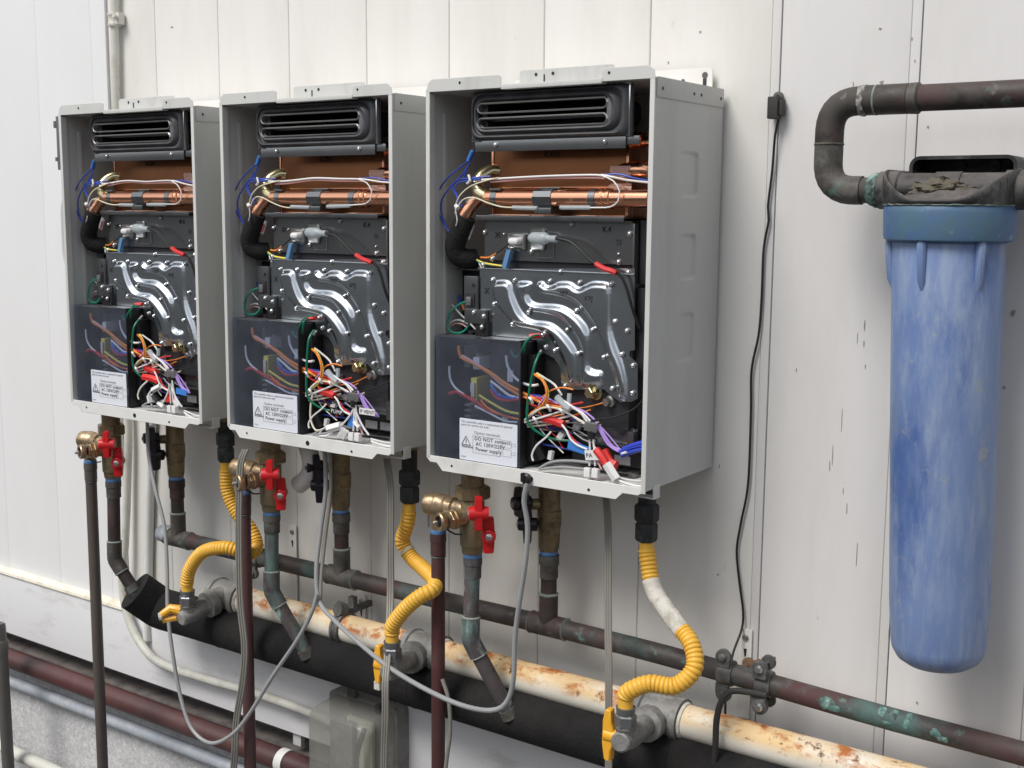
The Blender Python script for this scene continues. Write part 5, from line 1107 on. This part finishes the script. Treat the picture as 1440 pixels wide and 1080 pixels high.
for px, y0, y1, lbx in ((1050, 884, 1010, 'white metal strap on the wall behind the pair of pipe clamps'), (412, 738, 862, 'white metal strap on the wall behind the middle hot riser pipe'), (509, 835, 870, 'white metal strap on the wall behind the gas pipe clamp')):
    a_ = P(px, y0, -.003); c_ = P(px, y1, -.003); st_ = thing('wall_strap', (a_.x, 0, c_.z), lbx, 'strap', 'wall straps')
    b = MB(); b.box((a_.x-.009, -.0052, c_.z), (a_.x+.009, -.0026, a_.z), .0008); b.build('plate', m_wall, st_)
    b = MB(); b.lathe([(0, .0048), (.002, .0045), (.003, .002)], (a_.x, -.0052, a_.z-.012), (0, -1, 0), 12); b.build('screw', m_nickel, st_)
    b = MB(); b.prism([(a_.x-.0022, a_.z-.028), (a_.x+.0022, a_.z-.028), (a_.x+.0016, a_.z-.038), (a_.x-.0006, a_.z-.040)], -.0058, -.0053); b.build('rust_mark', m_dkmetal, st_)
q = P(1055, 935, -.02); b = MB(); b.lathe([(0, .0105), (.004, .011), (.006, .008)], q+Vector((0, 0, 0)), (-.3, -1, 0), 18); b.lathe([(-.02, .004), (.02, .004)], q, (-.3, -1, 0), 10)
tag(b.build('rusty_anchor', M('rust', (.16, .09, .05), .8, bump=.6)), 'rusty anchor bolt in the wall between the pair of pipe clamps', 'bolt')

# ================================================================== WHITE CONDUITS
cable('white_conduit', [(160, -200, -.012), (161, 0, -.012), (164, 200, -.012), (171, 420, -.012), (180, 590, -.014), (179, 680, -.016), (176, 760, -.02), (172, 820, -.026), (180, 868, -.032), (200, 908, -.036), (228, 934, -.038), (290, 955, -.038), (360, 975, -.038), (430, 1000, -.038), (470, 1018, -.038), (520, 1040, -.038)], .0080, m_wplas, 'off-white conduit running down the wall and bending right to the outlet box', 'conduit', seg=18)
q = P(161, 28, -.012)
cc_ = thing('conduit_clip', q, 'paint-clogged white clip holding the conduit at the top left', 'clip')
b = MB(); b.lathe([(-.012, .0125), (-.008, .0130), (-.006, .0118), (.006, .0118), (.008, .0130), (.012, .0125)], q, (0, 0, 1), 20); b.box(q+Vector((.010, -.006, -.010)), q+Vector((.020, .008, .012)), .002); b.build('band', m_wplas, cc_)
b = MB(); b.lathe([(0, .004), (.012, .0035)], q+Vector((.015, -.004, .002)), (.2, -1, .2), 8); b.build('screw', m_wplas, cc_)
cable('white_conduit', [(215, 560, -.010), (213, 620, -.010), (211, 700, -.010), (209, 800, -.010), (207, 900, -.02)], .0085, m_wclean, 'thin white conduit straight down the wall below the farthest heater', 'conduit', seg=14)
cable('drain_elbow', [(428, 615, -.10), (436, 640, -.10), (438, 658, -.10), (432, 672, -.10), (420, 682, -.10)], .0150, m_wclean, 'white curved plastic elbow beside the black handles of the middle heater', 'pipe', seg=18)

# ================================================================== LOW PIPES ON THE FOOTING
b = MB(); b.tube([(-4.2, -.034, -.640), (1.9, -.034, -.648)], .0205, 24)
tag(b.build('red_pipe', m_redpipe), 'long dark red pipe low on the wall, above the blue-grey conduit', 'pipe')
b = MB(); b.tube([(-4.2, -.016, -.716), (1.9, -.016, -.704)], .0125, 20)
tag(b.build('grey_conduit', M('blue_grey_paint', (.33, .36, .40), .5, layers=[((.45, .47, .49), 30, .58, .1)], bump=.15)), 'thin blue-grey conduit running just below the long dark red pipe', 'conduit')
q = P(401, 1063, -.034); cl = thing('saddle_clip', q, 'white saddle clip around the long dark red pipe', 'clip')
b = MB(); b.lathe([(-.009, .0215), (-.009, .0228), (.009, .0228), (.009, .0215)], (q.x, -.034, -.6455), (1, 0, 0), 28); b.build('band', m_wclean, cl)
b = MB(); b.box((q.x-.008, -.006, -.625), (q.x+.012, .004, -.600), .001); b.build('foot', m_case, cl)
q = P(6, 925, -.10); b = MB(); b.tube(cr([Vector((q.x-.020, -.10, -.548)), Vector((q.x-.009, -.10, -.60)), Vector((q.x-.006, -.10, -1.3))]), .0125, 20); b.lathe([(0, .0130), (.03, .0155), (.035, .0130)], (q.x-.009, -.10, -.60), (0, 0, 1), 20)
tag(b.build('grey_standpipe', M('grey_paint', (.10, .096, .088), .5, bump=.2)), 'grey upright pipe cut off by the lower left edge', 'pipe')
cable('beige_pipe', [(-20, 1035, -.06), (20, 1058, -.06), (50, 1072, -.06), (110, 1100, -.06), (200, 1140, -.06)], .0135, m_wplas, 'grubby beige pipe in the lower left corner', 'pipe', seg=16)

# ================================================================== OUTLET BOX with clear cover
ob = thing('outlet_box', (-.245, -.02, -.66), 'weatherproof outlet box with a dusty clear bubble cover at the bottom', 'outlet box')
x0, x1_ = P(458, 1010, -.06).x, P(548, 1010, -.06).x; zt2 = P(500, 986, -.05).z; zb2 = zt2-.165
cxo, czo = (x0+x1_)/2, (zt2+zb2)/2; hw_, hh_ = (x1_-x0)/2, (zt2-zb2)/2
b = MB(); b.loft([rr(cxo, czo, hw_+.004, hh_+.006, .012, y) for y in (-.016, -.046)], True, True); b.build('back_box', m_galv, ob)
b = MB(); b.loft([rr(cxo, czo, hw_*s_, hh_*s2, .018, y) for s_, s2, y in ((1, 1, -.046), (1.0, 1.0, -.056), (.97, .975, -.088), (.93, .94, -.104), (.84, .87, -.112), (.6, .7, -.115))], close_last=True); b.build('clear_cover', m_dome, ob)
b = MB(); b.box((cxo-.028, -.056, czo-.055), (cxo+.030, -.048, czo+.055), .003); b.build('device_plate', M('ivory_plate', (.62, .60, .50), .45), ob)
b = MB(); b.box((cxo-.020, -.068, czo-.048), (cxo-.004, -.056, czo+.050), .003); b.build('socket', m_galv, ob)
b = MB(); b.tube(cr([Vector((cxo+.026, -.07, czo+.05)), Vector((cxo+.018, -.075, czo+.02)), Vector((cxo+.010, -.074, czo-.01)), Vector((cxo+.012, -.07, czo-.05))]), .0045, 10); b.build('plug_lead', m_dkmetal, ob)
b = MB(); b.box((cxo-.030, -.052, zt2+.004), (cxo-.012, -.04, zt2+.020), .002); b.box((cxo+.040, -.06, zt2-.006), (cxo+.050, -.046, zt2+.010), .002); b.build('cover_hinge', m_dusty, ob)
